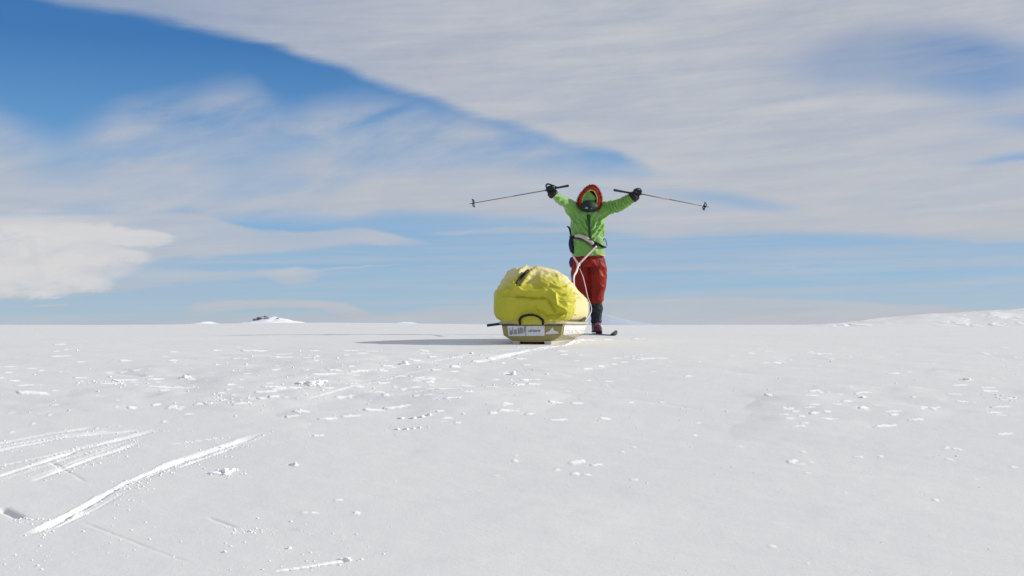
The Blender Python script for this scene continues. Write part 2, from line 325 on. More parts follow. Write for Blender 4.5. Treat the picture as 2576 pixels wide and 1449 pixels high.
# ------------------------------------------------------------------ mesh helpers
def mesh(name, V, F, smooth_=True):
    V = np.asarray(V, float); me = bpy.data.meshes.new(name)
    if isinstance(F, np.ndarray):
        me.vertices.add(len(V)); me.vertices.foreach_set('co', V.astype(np.float32).ravel())
        k = F.shape[1]; me.loops.add(F.size); me.polygons.add(len(F))
        me.loops.foreach_set('vertex_index', F.astype(np.int32).ravel())
        me.polygons.foreach_set('loop_start', np.arange(0, F.size, k, dtype=np.int32))
        me.polygons.foreach_set('loop_total', np.full(len(F), k, dtype=np.int32)); me.update(calc_edges=True)
    else:
        me.from_pydata([tuple(v) for v in V], [], F); me.update()
    me.polygons.foreach_set('use_smooth', np.full(len(me.polygons), smooth_)); return me
class MB:
    """collects shapes; build() links them as one mesh object under its thing"""
    def __init__(s): s.V = []; s.F = []
    def add(s, V, F):
        o = len(s.V); s.V += [tuple(v) for v in V]; s.F += [tuple(i+o for i in f) for f in F]; return s
    def loft(s, rings, cap=True, closed=False):
        n = len(rings[0]); V = [p for r in rings for p in r]; F = []
        m = len(rings)
        for i in range(m if closed else m-1):
            for j in range(n):
                a = i*n+j; b = i*n+(j+1) % n; c = ((i+1) % m)*n+(j+1) % n; d = ((i+1) % m)*n+j; F.append((a, b, c, d))
        if cap and not closed: F.append(tuple(reversed(range(n)))); F.append(tuple((m-1)*n+j for j in range(n)))
        return s.add(V, F)
    def tube(s, pts, rad, n=12, cap=True, closed=False, flat=1.0, up=None, sub=0):
        P = [Vector(p) for p in pts]; Rr = list(rad) if hasattr(rad, '__len__') else [rad]*len(P)
        if sub:
            Q = []; RQ = []
            m = len(P)
            for i in range(m if closed else m-1):
                p0 = P[(i-1) % m] if (closed or i > 0) else P[i]; p1 = P[i]; p2 = P[(i+1) % m]; p3 = P[(i+2) % m] if (closed or i+2 < m) else P[(i+1) % m]
                for k in range(sub):
                    t = k/sub; Q.append(.5*((2*p1)+(p2-p0)*t+(2*p0-5*p1+4*p2-p3)*t*t+(3*p1-p0-3*p2+p3)*t**3)); RQ.append(Rr[i]*(1-t)+Rr[(i+1) % m]*t)
            if not closed: Q.append(P[-1]); RQ.append(Rr[-1])
            P, Rr = Q, RQ
        m = len(P); rings = []; prev = Vector(up) if up else None
        for i in range(m):
            a = P[(i-1) % m] if (closed or i > 0) else P[i]; b = P[(i+1) % m] if (closed or i < m-1) else P[i]
            t = (b-a).normalized()
            if prev is None: prev = t.orthogonal()
            u = (prev-t*prev.dot(t)).normalized(); 
            if not up: prev = u
            w = t.cross(u)
            rings.append([P[i]+u*math.cos(2*math.pi*k/n)*Rr[i]*flat+w*math.sin(2*math.pi*k/n)*Rr[i] for k in range(n)])
        return s.loft(rings, cap, closed)
    def box(s, c, h, rot=None):
        c = Vector(c); V = []
        for dx in (-1, 1):
            for dy in (-1, 1):
                for dz in (-1, 1):
                    p = Vector((dx*h[0], dy*h[1], dz*h[2])); V.append(c+(rot @ p if rot else p))
        return s.add(V, [(0,1,3,2),(4,6,7,5),(0,4,5,1),(2,3,7,6),(0,2,6,4),(1,5,7,3)])
    def ell(s, c, r, nu=24, nv=16, fn=None):
        c = Vector(c); V = []; F = []
        for i in range(nv+1):
            th = math.pi*i/nv
            for j in range(nu):
                ph = 2*math.pi*j/nu; d = Vector((math.sin(th)*math.cos(ph), math.sin(th)*math.sin(ph), math.cos(th)))
                p = Vector((d.x*r[0], d.y*r[1], d.z*r[2]))
                if fn: p = fn(d, p)
                V.append(c+p)
        for i in range(nv):
            for j in range(nu): F.append((i*nu+j, (i+1)*nu+j, (i+1)*nu+(j+1) % nu, i*nu+(j+1) % nu))
        return s.add(V, F)
    def build(s, name, mat, parent=None, bevel=0, smooth_=True, voxel=0, sm=0, disp=None):
        V = np.array([tuple(v) for v in s.V])
        me = mesh(name, V, s.F, smooth_)
        o = bpy.data.objects.new(name, me); COL.objects.link(o)
        if voxel:
            m = o.modifiers.new('v', 'REMESH'); m.mode = 'VOXEL'; m.voxel_size = voxel; m.use_smooth_shade = True
            if sm: m = o.modifiers.new('s', 'SMOOTH'); m.iterations = sm; m.factor = .5
        if bevel:
            m = o.modifiers.new('b', 'BEVEL'); m.width = bevel; m.segments = 2; m.limit_method = 'ANGLE'
        if voxel or bevel:
            bpy.context.view_layer.update(); dg = bpy.context.evaluated_depsgraph_get()
            nm = bpy.data.meshes.new_from_object(o.evaluated_get(dg)); o.modifiers.clear(); o.data = nm; nm.name = name; me = nm
        if disp:
            n = len(me.vertices); c = np.empty(n*3); me.vertices.foreach_get('co', c); c = c.reshape(-1, 3)
            nn = np.empty(n*3); me.vertices.foreach_get('normal', nn); nn = nn.reshape(-1, 3)
            c = c+nn*disp(c)[:, None]; me.vertices.foreach_set('co', c.ravel()); me.update()
        me.polygons.foreach_set('use_smooth', np.full(len(me.polygons), smooth_))
        me.materials.clear(); me.materials.append(mat)
        if parent is not None:
            o.parent = parent
            w = wloc(parent); me.transform(Matrix.Translation(-w))
        return o
def wloc(o):
    v = Vector((0, 0, 0))
    while o is not None: v += o.location; o = o.parent
    return v
def tag(o, label=None, cat=None, group=None, kind=None):
    if label: o['label'] = label
    if cat: o['category'] = cat
    if group: o['group'] = group
    if kind: o['kind'] = kind
    return o
def thing(name, loc, label, cat, group=None):
    o = bpy.data.objects.new(name, None); COL.objects.link(o); o.location = loc; o.empty_display_size = .1
    return tag(o, label, cat, group)

# ------------------------------------------------------------------ materials
def mat(name, col, rough=.6, spec=.3, sheen=0, bump=None, vary=None, metal=0, sss=0, coat=0):
    m = bpy.data.materials.new(name); m.use_nodes = True; t = m.node_tree; p = t.nodes['Principled BSDF']
    p.inputs['Base Color'].default_value = (*col, 1); p.inputs['Roughness'].default_value = rough
    p.inputs['Specular IOR Level'].default_value = spec; p.inputs['Sheen Weight'].default_value = sheen; p.inputs['Metallic'].default_value = metal
    p.inputs['Coat Weight'].default_value = coat
    tcn = t.nodes.new('ShaderNodeTexCoord')
    if vary:          # (second colour, scale, contrast)
        n = t.nodes.new('ShaderNodeTexNoise'); n.inputs['Scale'].default_value = vary[1]; n.inputs['Detail'].default_value = 6; n.inputs['Roughness'].default_value = .65
        t.links.new(tcn.outputs['Object'], n.inputs['Vector'])
        r = t.nodes.new('ShaderNodeMapRange'); r.inputs[1].default_value = .5-vary[2]; r.inputs[2].default_value = .5+vary[2]; t.links.new(n.outputs[0], r.inputs[0])
        x = t.nodes.new('ShaderNodeMix'); x.data_type = 'RGBA'; x.inputs[6].default_value = (*col, 1); x.inputs[7].default_value = (*vary[0], 1)
        t.links.new(r.outputs[0], x.inputs[0]); t.links.new(x.outputs[2], p.inputs['Base Color'])
    if bump:          # (scale, strength, distance)
        n = t.nodes.new('ShaderNodeTexNoise'); n.inputs['Scale'].default_value = bump[0]; n.inputs['Detail'].default_value = 5
        t.links.new(tcn.outputs['Object'], n.inputs['Vector'])
        b = t.nodes.new('ShaderNodeBump'); b.inputs['Strength'].default_value = bump[1]; b.inputs['Distance'].default_value = bump[2]
        t.links.new(n.outputs[0], b.inputs['Height']); t.links.new(b.outputs[0], p.inputs['Normal'])
    return m
def snow_material():
    m = bpy.data.materials.new('snow'); m.use_nodes = True; t = m.node_tree; p = t.nodes['Principled BSDF']
    p.inputs['Roughness'].default_value = .65; p.inputs['Specular IOR Level'].default_value = .15
    a = t.nodes.new('ShaderNodeAttribute'); a.attribute_name = 'fresh'
    g = t.nodes.new('ShaderNodeTexCoord')
    n = t.nodes.new('ShaderNodeTexNoise'); n.inputs['Scale'].default_value = .9; n.inputs['Detail'].default_value = 8; n.inputs['Roughness'].default_value = .6
    mp = t.nodes.new('ShaderNodeMapping'); mp.inputs['Scale'].default_value = (.5, 1.4, 1); t.links.new(g.outputs['Object'], mp.inputs[0]); t.links.new(mp.outputs[0], n.inputs['Vector'])
    x = t.nodes.new('ShaderNodeMix'); x.data_type = 'RGBA'; x.inputs[6].default_value = (.700, .695, .690, 1); x.inputs[7].default_value = (.740, .735, .728, 1)
    t.links.new(n.outputs[0], x.inputs[0])
    y = t.nodes.new('ShaderNodeMix'); y.data_type = 'RGBA'; t.links.new(a.outputs['Fac'], y.inputs[0]); t.links.new(x.outputs[2], y.inputs[6]); y.inputs[7].default_value = (.95, .95, .95, 1)
    t.links.new(y.outputs[2], p.inputs['Base Color'])
    n1 = t.nodes.new('ShaderNodeTexNoise'); n1.inputs['Scale'].default_value = 55; n1.inputs['Detail'].default_value = 6; n1.inputs['Roughness'].default_value = .7; t.links.new(g.outputs['Object'], n1.inputs['Vector'])
    b = t.nodes.new('ShaderNodeBump'); b.inputs['Strength'].default_value = .35; b.inputs['Distance'].default_value = .004
    t.links.new(n1.outputs[0], b.inputs['Height']); t.links.new(b.outputs[0], p.inputs['Normal'])
    return m
MSNOW = snow_material()
MCHUNK = mat('broken_snow', (.9, .9, .91), .6, .15, bump=(90, .4, .004))

# ------------------------------------------------------------------ snow field: one sheet out to the horizon
def build_ground():
    az = np.concatenate([np.linspace(-180, -36, 60)[:-1], np.linspace(-36, -27, 60)[:-1], np.linspace(-27, 27, 1060), np.linspace(27, 36, 60)[1:], np.linspace(36, 180, 60)[1:-1]])
    r = np.concatenate([[.0005], np.geomspace(.15, 3.0, 60)[:-1], np.geomspace(3.0, 17, 640)[:-1], np.geomspace(17, 60, 90)[:-1], np.geomspace(60, 400, 90)[:-1], np.geomspace(400, 9000, 60)])
    A, Rr = np.meshgrid(np.radians(az), r); X = (Rr*np.sin(A)).ravel(); Y = (Rr*np.cos(A)).ravel()
    Z, FR = ground(X, Y)
    Z = Z - (np.hypot(X, Y)**2)/(2*6.4e6)*.5
    n = len(az); k = len(r)
    i, j = np.meshgrid(np.arange(k-1), np.arange(n), indexing='ij'); jn = (j+1) % n
    F = np.stack([i*n+j, i*n+jn, (i+1)*n+jn, (i+1)*n+j], -1).reshape(-1, 4)[:, ::-1]
    V = np.stack([X, Y, Z], -1)
    V = np.vstack([V, [[0, 0, float(prof(0))]]]); c = len(V)-1
    me = mesh('snow_ground', V, F)
    at = me.attributes.new('fresh', 'FLOAT', 'POINT'); at.data.foreach_set('value', np.append(FR, 0).astype(np.float32))
    me.materials.append(MSNOW)
    o = bpy.data.objects.new('snow_ground', me); COL.objects.link(o); tag(o, kind='structure')
build_ground()

# far hills
def hill(name, cx, cy, rx, ry, h, mat_, seed, rocks=None, n=90, skew=0):
    u, v = np.meshgrid(np.linspace(-1.3, 1.3, n), np.linspace(-1.3, 1.3, n)); r = np.hypot(u, v)
    z = h*(np.clip(1-r, 0, None)**1.25)*(1+.35*fbm2(u*3+seed, v*3, 4, seed))+h*.05*fbm2(u*8, v*8, 3, seed+5)*np.clip(1.1-r, 0, 1)-h*.05*(r > .98)-2*sst(.97, 1.1, r)
    V = np.stack([cx+u*rx+skew*z, cy+v*ry, z], -1).reshape(-1, 3)
    i, j = np.meshgrid(np.arange(n-1), np.arange(n-1), indexing='ij'); F = np.stack([i*n+j, i*n+j+1, (i+1)*n+j+1, (i+1)*n+j], -1).reshape(-1, 4)
    me = mesh(name, V, F); me.materials.append(mat_); o = bpy.data.objects.new(name, me); COL.objects.link(o); return tag(o, kind='structure')
MH1 = mat('hill_snow', (.86, .87, .90), .8, .1, vary=((.80, .82, .86), .02, .2))
MH2 = mat('shaded_hill_snow', (.42, .48, .58), .8, .1, vary=((.50, .55, .64), .004, .2))  # far snow hill, its shade and haze put into the base colour
MROCK = mat('rock', (.36, .37, .42), .9, .1, vary=((.3, .3, .32), .15, .2))
D1 = 3000
def fx(X, D): return (X-1288)/FOC*D
h1 = hill('snow_hill', fx(690, D1), D1, 125, 160, 24, MH1, 3)
hill('low_hill', fx(520, 3600), 3600, 80, 120, 13, MH1, 5)
hill('blue_hill', fx(1480, 5200), 5200, 350, 500, 62, MH2, 8)
hill('far_rise', fx(1020, 4500), 4500, 110, 200, 13, MH1, 12)
mb = MB()
for X, Y, w, h in [(652,800,7,5),(668,797,9,4),(676,800,5,3),(640,804,4,5),(700,801,3,3),(648,803,3,4)]:
    c = Vector((fx(X, D1-30), D1-30, CAMZ+(818-Y)/FOC*(D1-30)))
    def fn(d, p, X=X): return p*(1+.5*math.sin(d.x*5+X)*math.cos(d.z*4+X))
    mb.ell(c, (w*.95, 8, h*.5), 12, 8, fn)
o = mb.build('rock_outcrop', MROCK); tag(o, kind='structure')

# ------------------------------------------------------------------ snow chunks (bigger broken pieces) and crumbs
def lump(mb, c, r, seed):
    bm = bmesh.new(); bmesh.ops.create_icosphere(bm, subdivisions=3, radius=1.0)
    V = np.array([v.co[:] for v in bm.verts]); F = [tuple(v.index for v in f.verts) for f in bm.faces]; bm.free()
    n = fbm3(V*1.3+seed*3.1, 3, seed); q = np.sign(V)*np.abs(V)**.75
    V2 = q*(1+.55*n)[:, None]*np.array(r); a = seed*1.7; ca, sa = math.cos(a), math.sin(a)
    V2 = np.stack([V2[:, 0]*ca-V2[:, 1]*sa, V2[:, 0]*sa+V2[:, 1]*ca, V2[:, 2]], -1)+np.array(c)
    mb.add(V2, F)
GRP = 'broken chunks of snow lying on the crust'
def chunk_at(X, Y, parts, label, seed, apart=False):
    x, y = gpt(X, Y); s = y/FOC
    if apart:
        for k, (dx, dyy, w, h) in enumerate(parts): chunk_at(X+dx, Y-dyy*60, [(0, 0, w, h)], ['leftmost', 'second from left', 'third from left', 'rightmost'][k]+' '+label, seed*7+k)
        return
    z = gz(x, y); t = Vector((x, y, z)); mb = MB()
    for k, (dx, dyy, w, h) in enumerate(parts):
        px = x+dx*s; py = y+dyy; lump(mb, (px, py, gz(px, py)+h*s*.25), (w*s, w*s*.8, h*s*.8), seed*10+k)
    if len(parts) > 1:
        cx = [(x+dx*s, y+dyy) for dx, dyy, w, h in parts]; cx.sort()
        mb.tube([(a, b, gz(a, b)) for a, b in cx], 4.2*s, 8)
    o = mb.build('snow_chunk', MCHUNK, None, smooth_=True, voxel=(1.1*s if len(parts) > 1 else 0))
    o.data.transform(Matrix.Translation(-t)); o.location = t
    tag(o, label, 'snow chunk', GRP)
chunk_at(568, 1187, [(0,0,9,10),(14,.02,7,6),(-12,.01,8,4),(-26,-.02,13,4),(22,.03,6,4),(6,-.04,7,5)], 'cluster of broken white snow blocks alone on smooth snow beside the long ski track', 1)
chunk_at(778, 969, [(0,0,16,6),(-18,0,14,5),(16,.02,12,5),(32,.05,12,4),(10,-.06,10,5),(24,-.05,9,4)], 'widest pile of broken snow slabs, between the ski tracks and the sled', 2)
chunk_at(465, 951, [(0,0,6,8),(8,.02,6,4),(-9,.0,6,3)], 'small upright snow lump at the end of the dark furrow, far left', 3)
chunk_at(1040, 1050, [(-30,0,8,3),(0,0,7,4),(22,.05,7,4),(40,.1,5,5)], 'lump in the loose row of four blocks below the sled shadow', 4, True)
chunk_at(1022, 1077, [(-22,0,6,4),(0,0,6,4),(18,.03,5,3),(34,.06,4,3)], 'small lump in the nearer string just in front of the loose row', 5, True)
chunk_at(742, 1168, [(0,0,6,5)], 'single small snow lump on bare snow midway right of the long ski track', 6)
chunk_at(1018, 925, [(0,0,8,6)], 'rounded snow lump on the trail leading to the sled, left of the runner marks', 7)
chunk_at(1292, 944, [(0,0,6,8)], 'tall narrow snow lump straight below the sled', 8)
chunk_at(1186, 895, [(0,0,5,4)], 'small snow lump under the sled shadow, left of the runner marks', 9)
chunk_at(728, 1381, [(0,0,5,5)], 'lone snow crumb near the bottom edge, the right one of a pair', 10)
chunk_at(565, 1391, [(0,0,5,4)], 'lone snow crumb near the bottom edge, the left one of a pair', 11)
chunk_at(2432, 963, [(0,0,9,4)], 'bright snow lump alone far out on the right of the snowfield', 12)
chunk_at(2168, 1006, [(0,0,6,5)], 'small snow lump on the right above a pale ragged streak', 13)
chunk_at(872, 1409, [(0,0,8,6),(-12,0,8,4),(8,-.01,6,4)], 'snow clod at the end of the short scratch along the bottom edge', 14)
def crumbs():
    mb = MB(); T0 = []
    base = []
    for k in range(6):
        m = MB(); lump(m, (0, 0, 0), (1, .9, .7), 200+k); base.append((np.array([tuple(v) for v in m.V]), m.F))
    bm = bmesh.new(); bmesh.ops.create_icosphere(bm, subdivisions=1, radius=1.0); V0 = np.array([v.co[:] for v in bm.verts]); F0 = [tuple(v.index for v in f.verts) for f in bm.faces]; bm.free()
    P = []
    for P_, hw, dep in TRACKS:
        L_ = np.sum(np.hypot(*(P_[1:]-P_[:-1]).T))
        for _ in range(int(L_*55)):
            k = rng.integers(len(P_)-1); t = rng.random(); p = P_[k]*(1-t)+P_[k+1]*t; P.append((p[0]+rng.normal(.03, .035), p[1]+rng.normal(0, .03), rng.uniform(.0012, .0045)))
    for i in range(520):
        X = rng.normal(950, 420); Y = 860+abs(rng.normal(95, 75)); 
        if Y > 880: x, y = gpt(X, Y); P.append((x, y, (.0016+.005*rng.random()**3)*(y/6)))
    for i in range(260):
        x, y = gpt(rng.uniform(0, 1000), rng.uniform(1290, 1440)); P.append((x, y, rng.uniform(.0008, .0016)+.003*rng.random()**4))
    for i in range(260):
        x, y = gpt(rng.uniform(1500, 2600), rng.uniform(900, 1440)); P.append((x, y, (.0010+.004*rng.random()**4)*(y/6)))
    for cx, cy, n_ in [(330,1225,60),(570,1190,30),(60,1310,40),(780,970,40),(1290,965,40),(620,1338,50),(560,1010,30),(2520,1010,30),(280,960,40)]:
        for _ in range(n_):
            x, y = gpt(cx+rng.normal(0, 34), cy+rng.normal(0, 6)); P.append((x, y, (.0015+.0045*rng.random()**2)*(y/5)))
    P = [p for p in P if not (abs(p[0]-.3) < .5 and 8.4 < p[1] < 10.8)]
    A = np.array(P); Z = ground(A[:, 0].copy(), A[:, 1].copy())[0]
    VV = []; FF = []; o = 0; F0a = np.array(F0)
    for (x, y, r), z in zip(P, Z):
        s = np.array([rng.uniform(.7, 1.4), rng.uniform(.7, 1.3), rng.uniform(.5, 1.0)])*r
        V = V0*s*(1+rng.uniform(-.3, .3, (len(V0), 1)))+np.array([x, y, z+r*.2]); VV.append(V); FF.append(F0a+o); o += len(V0)
    me = mesh('snow_crumbs', np.vstack(VV), np.vstack(FF)); me.materials.append(MCHUNK)
    ob = bpy.data.objects.new('snow_crumbs', me); COL.objects.link(ob)
    tag(ob, 'loose crumbs of broken snow strewn over the crust and along the ski tracks', 'snow crumbs', kind='stuff')
crumbs()

# ------------------------------------------------------------------ the loaded pulk sled
MHULL = mat('tan_fibre_hull', (.36, .30, .085), .35, .4, vary=((.27, .22, .06), 9, .2), coat=.3)
MWHITE = mat('white_film', (.78, .78, .80), .4, .4, vary=((.62, .62, .66), 14, .15))
MPRINT = mat('grey_print', (.26, .28, .28), .5, .3)
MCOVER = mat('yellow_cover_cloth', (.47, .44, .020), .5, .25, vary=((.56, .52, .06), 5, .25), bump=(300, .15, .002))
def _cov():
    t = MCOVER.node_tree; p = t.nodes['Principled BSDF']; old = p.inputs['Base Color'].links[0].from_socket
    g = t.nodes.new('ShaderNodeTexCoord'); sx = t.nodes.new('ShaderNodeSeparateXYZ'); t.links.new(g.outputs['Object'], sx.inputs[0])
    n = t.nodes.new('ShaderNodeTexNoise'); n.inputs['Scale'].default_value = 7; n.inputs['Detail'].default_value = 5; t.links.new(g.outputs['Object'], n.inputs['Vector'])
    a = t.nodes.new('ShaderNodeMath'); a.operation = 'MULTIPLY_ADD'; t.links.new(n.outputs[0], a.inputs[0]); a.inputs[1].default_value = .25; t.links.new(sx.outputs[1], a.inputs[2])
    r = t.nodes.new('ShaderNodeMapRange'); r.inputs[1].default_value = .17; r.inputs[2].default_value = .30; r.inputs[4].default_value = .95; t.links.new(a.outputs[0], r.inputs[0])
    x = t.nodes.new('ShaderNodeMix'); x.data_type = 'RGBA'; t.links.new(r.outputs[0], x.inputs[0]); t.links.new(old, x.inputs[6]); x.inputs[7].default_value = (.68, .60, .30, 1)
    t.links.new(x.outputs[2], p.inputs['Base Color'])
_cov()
MBLACK = mat('black_webbing', (.012, .011, .012), .6, .3)
MRUN = mat('runner_plastic', (.50, .46, .38), .4, .4)
MRIM = mat('rim_tape', (.50, .49, .40), .5, .3, vary=((.38, .38, .30), 20, .2))
SA = R(11.5); SO = Vector(((1339-1288)/FOC*8.75, 8.75, 0)); SO.z = CAMZ-(868.5-818)/FOC*8.75-.006
SX = Vector((math.cos(SA), -math.sin(SA), 0)); SY = Vector((math.sin(SA), math.cos(SA), 0)); SZ = Vector((0, 0, 1))
def sp(w, u, z): return SO+SX*w+SY*u+SZ*(z+.030*u*0)
sled = thing('pulk_sled', SO, 'loaded tow sled with crumpled yellow cover over a tan hull', 'sled')
LEN = 1.62
def hull_sec(u, k=1.0, dz=0):
    # half section widths and heights, nose lifts towards the far end
    t = np.clip((u-1.1)/(LEN-1.1), 0, 1); up = .10*t**2; sh = 1-.22*t**2
    pts = [(.247, .172), (.243, .160), (.228, .082), (.150, .034), (.0, .031)]
    P = [(w*sh*k, z+up*(1-(z-.03)/.16)+dz) for w, z in pts]
    return P
def hull_ring(u, k=1.0, dz=0):
    P = hull_sec(u, k, dz); L_ = [(-w, z) for w, z in P[:-1]]; return [sp(w, u, z) for w, z in L_+[(-.07*k, P[-1][1]), (.07*k, P[-1][1])]+[(w, z) for w, z in reversed(P[:-1])]]
mb = MB(); us = [0.0, .012]+list(np.linspace(.1, LEN, 18))
mb.loft([hull_ring(.0, .975)]+[hull_ring(u) for u in us[1:]], cap=True)
hull = mb.build('hull', MHULL, sled, bevel=.006)
# rim around the hull, and a dark strip painting the shaded gap below it
mb = MB(); rim = [sp(-.255, -.01, .178)]+[sp(-.255*(1-.22*np.clip((u-1.1)/(LEN-1.1), 0, 1)**2), u, .178+.012*max(0, u-1.1)) for u in np.linspace(.1, LEN, 14)]
rim2 = [sp(.255*(1-.22*np.clip((u-1.1)/(LEN-1.1), 0, 1)**2), u, .178+.012*max(0, u-1.1)) for u in np.linspace(LEN, .1, 14)]+[sp(.255, -.01, .178)]
mb.tube(rim+rim2, .011, 10, closed=True, flat=1.0); mb.build('rim', MRIM, sled)
mb = MB()
mb.box(sp(0, -.0065, .1610), (.236, .004, .0045), Matrix.Rotation(-SA, 3, 'Z'))
mb.build('rim_gap_strip', mat('rim_gap_shade', (.06, .055, .03), .6, .3), sled)
# runners
for sgn in (-1, 1):
    mb = MB(); rg = []
    for u in np.linspace(-.02, LEN-.12, 22):
        t = max(0, (u-1.1)/(LEN-1.1)); zb = -.004+.085*t*t; w0 = sgn*.125*(1-.25*t)
        rg.append([sp(w0-.022, u, zb), sp(w0+.022, u, zb), sp(w0+.030, u, zb+.044), sp(w0-.030, u, zb+.044)])
    mb.loft(rg); mb.build('runner', MRUN, sled, bevel=.004)
mb = MB(); rg = [[sp(-.10, u, .016), sp(.10, u, .016), sp(.10, u, .036), sp(-.10, u, .036)] for u in np.linspace(.03, 1.2, 6)]
mb.loft(rg); mb.build('recess_shade_block', mat('recess_shade', (.05, .03, .03), .6, .3), sled)  # dark block between the runners: shade of the recess put into its colour
# cover: rings along the length, near end sloping back above a crease, crumpled
def top(u):
    a = np.interp(u, [0, .05, .12, .24, .35, .6, .9, 1.2, 1.45, 1.6, 1.66], [.415, .465, .535, .600, .607, .60, .565, .505, .425, .335, .26]); return a
def hw(u): return np.interp(u, [0, .04, .12, .3, .9, 1.3, 1.55, 1.66], [.272, .296, .304, .304, .288, .262, .205, .13])
def cover():
    m = 320; nr = 250; nc = 80
    ph = np.linspace(0, 2*np.pi, m, endpoint=False)
    def sec(u, k=1.0):
        t = top(u); zb = .152; zc = (t+zb)/2-.03*(1); hz = (t-zb)/2
        n = 3.0; cw = np.sign(np.cos(ph))*np.abs(np.cos(ph))**(2/n); sz = np.sign(np.sin(ph))*np.abs(np.sin(ph))**(2/n)
        w = hw(u)*cw*k; z = (t+zb)/2+hz*sz*k
        kz = np.clip((z-.42)/.2, 0, 1)*np.abs(cw)**3; w = w*(1-np.where(cw < 0, .10, .34)*kz); z = z-.050*np.clip(cw, -.2, 1)*np.clip((z-.3)/.2, 0, 1)
        w = w*(1-.10*np.clip((.21-z)/.06, 0, 1)); w = np.where(w < 0, w*1.06, w)
        return w, z
    P = []
    for i in range(nc):                     # near end, from the middle outwards
        k = .0005+.9995*i/nc; w, z = sec(0.0, k); P.append(np.stack([w, np.full(m, -.035*(1-k**4)), z], -1))
    for u in np.concatenate([np.linspace(0, .3, 80)[:-1], np.linspace(.3, 1.66, nr-80)]): w, z = sec(u); P.append(np.stack([w, np.full(m, u), z], -1))
    for i in range(1, 10): w, z = sec(1.66, 1-i/10); P.append(np.stack([w, np.full(m, 1.66+.03*math.sin(i/10*1.57)), z], -1))
    P = np.array(P); k_, m_ = P.shape[:2]; Q = P.reshape(-1, 3)
    # outward normals by differences
    du = np.gradient(P, axis=0); dp = np.roll(P, -1, 1)-np.roll(P, 1, 1); nn = np.cross(dp, du); nn /= np.linalg.norm(nn, axis=2, keepdims=True)+1e-9; nn = nn.reshape(-1, 3)
    c = Q.mean(0); 
    if np.mean(np.sum(nn*(Q-c), 1)) < 0: nn = -nn
    w, u, z = Q[:, 0], Q[:, 1], Q[:, 2]
    q = Q*np.array([3.6, 2.6, 4.4]); wr = np.stack([fbm3(q+9, 2, 3), fbm3(q-4, 2, 5), fbm3(q+2, 2, 7)], -1)
    r1 = 1-np.abs(fbm3(q*1.0+wr*1.3, 2, 11))*5.0; r1 = np.clip(r1, -1, 1)
    r2 = 1-np.abs(fbm3(q*2.1+wr*1.6+30, 2, 13))*5.0; r2 = np.clip(r2, -1, 1)
    amp = .35+.65*sst(.30, .42, z); amp = np.maximum(amp, .8*sst(.03, .3, w)*(u < .5)); 
    r3 = np.clip(1-np.abs(fbm3(q*3.9+wr*2.2+60, 2, 15))*5.5, -.6, 1)**1.0; r4 = np.clip(1-np.abs(fbm3(q*np.array([1.2, .8, 2.2])+wr*.8+90, 2, 19))*7, 0, 1)
    d = (.0085*r1+.0045*r2+.0020*r3+.012*r4)*amp*(1-.55*sst(.3, .6, u))*(1-.6*(1-sst(.28, .42, z))*(u < .1))+.0008*r3+.010*fbm3(q*.6, 2, 17)
    d = d*(sst(.15, .22, z)*.8+.2)
    def ridge(pts, wd, h):
        wd = wd*.8
        pts = np.array(pts); best = np.full(len(Q), 9.)
        for a, b in zip(pts[:-1], pts[1:]):
            e = b-a; l2 = (e*e).sum(); t = np.clip(((w-a[0])*e[0]+(z-a[1])*e[1])/l2, 0, 1); best = np.minimum(best, np.hypot(w-a[0]-e[0]*t, z-a[1]-e[1]*t))
        return h*np.exp(-(best/wd)**1.3)
    fc = (1-sst(.20, .34, u))
    S = 329.0
    def fp(pts): return [((X-1339)/S, (868-Y)/S) for X, Y in pts]
    # main fold across the near end, with the flap that hangs over the right corner
    d += fc*ridge(fp([(1282,716),(1292,720),(1312,731),(1345,737),(1385,733),(1398,742),(1404,765),(1424,777)]), .013, .030)
    d -= fc*ridge(fp([(1300,740),(1345,746),(1378,744),(1388,758),(1398,780)]), .018, .030)
    d += fc*ridge(fp([(1306,669),(1297,690),(1292,718)]), .014, .030); d += fc*ridge(fp([(1333,671),(1321,693),(1309,718)]), .014, .030)
    d -= fc*ridge(fp([(1320,672),(1306,692),(1301,712)]), .008, .022)
    d += fc*ridge(fp([(1272,706),(1284,716),(1292,722)]), .012, .010)
    d += fc*ridge(fp([(1345,675),(1352,705),(1372,716)]), .015, .014); d -= fc*ridge(fp([(1330,700),(1350,722),(1372,728)]), .018, .012)
    d -= fc*ridge(fp([(1356,778),(1378,792),(1420,786)]), .018, .024); d += fc*ridge(fp([(1352,770),(1364,786),(1385,800)]), .010, .012); d += fc*ridge(fp([(1372,803),(1400,800),(1420,790)]), .010, .014)
    d += fc*ridge(fp([(1262,806),(1300,800),(1338,783),(1375,800),(1415,806)]), .008, .014)
    Q2 = Q+nn*d[:, None]
    Q2[:, 0] += .012*np.sin(u*5)*sst(.3, .5, z)
    SXv, SYv, SZv, SOv = map(np.array, (SX, SY, SZ, SO))
    W = SOv+Q2[:, :1]*SXv+Q2[:, 1:2]*SYv+Q2[:, 2:3]*SZv
    i, j = np.meshgrid(np.arange(k_-1), np.arange(m_), indexing='ij'); jn = (j+1) % m_
    F = np.stack([i*m_+j, i*m_+jn, (i+1)*m_+jn, (i+1)*m_+j], -1).reshape(-1, 4)
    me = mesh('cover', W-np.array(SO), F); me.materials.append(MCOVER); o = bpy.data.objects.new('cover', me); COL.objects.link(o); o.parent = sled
    return o, Q2, P
cov, CQ, _ = cover()
def on_cover(w, z):      # depth of the near end of the cover at (w, z)
    s = (np.abs(CQ[:, 0]-w) < .012) & (np.abs(CQ[:, 2]-z) < .012)
    return float(CQ[s, 1].min()) if s.any() else 0.0
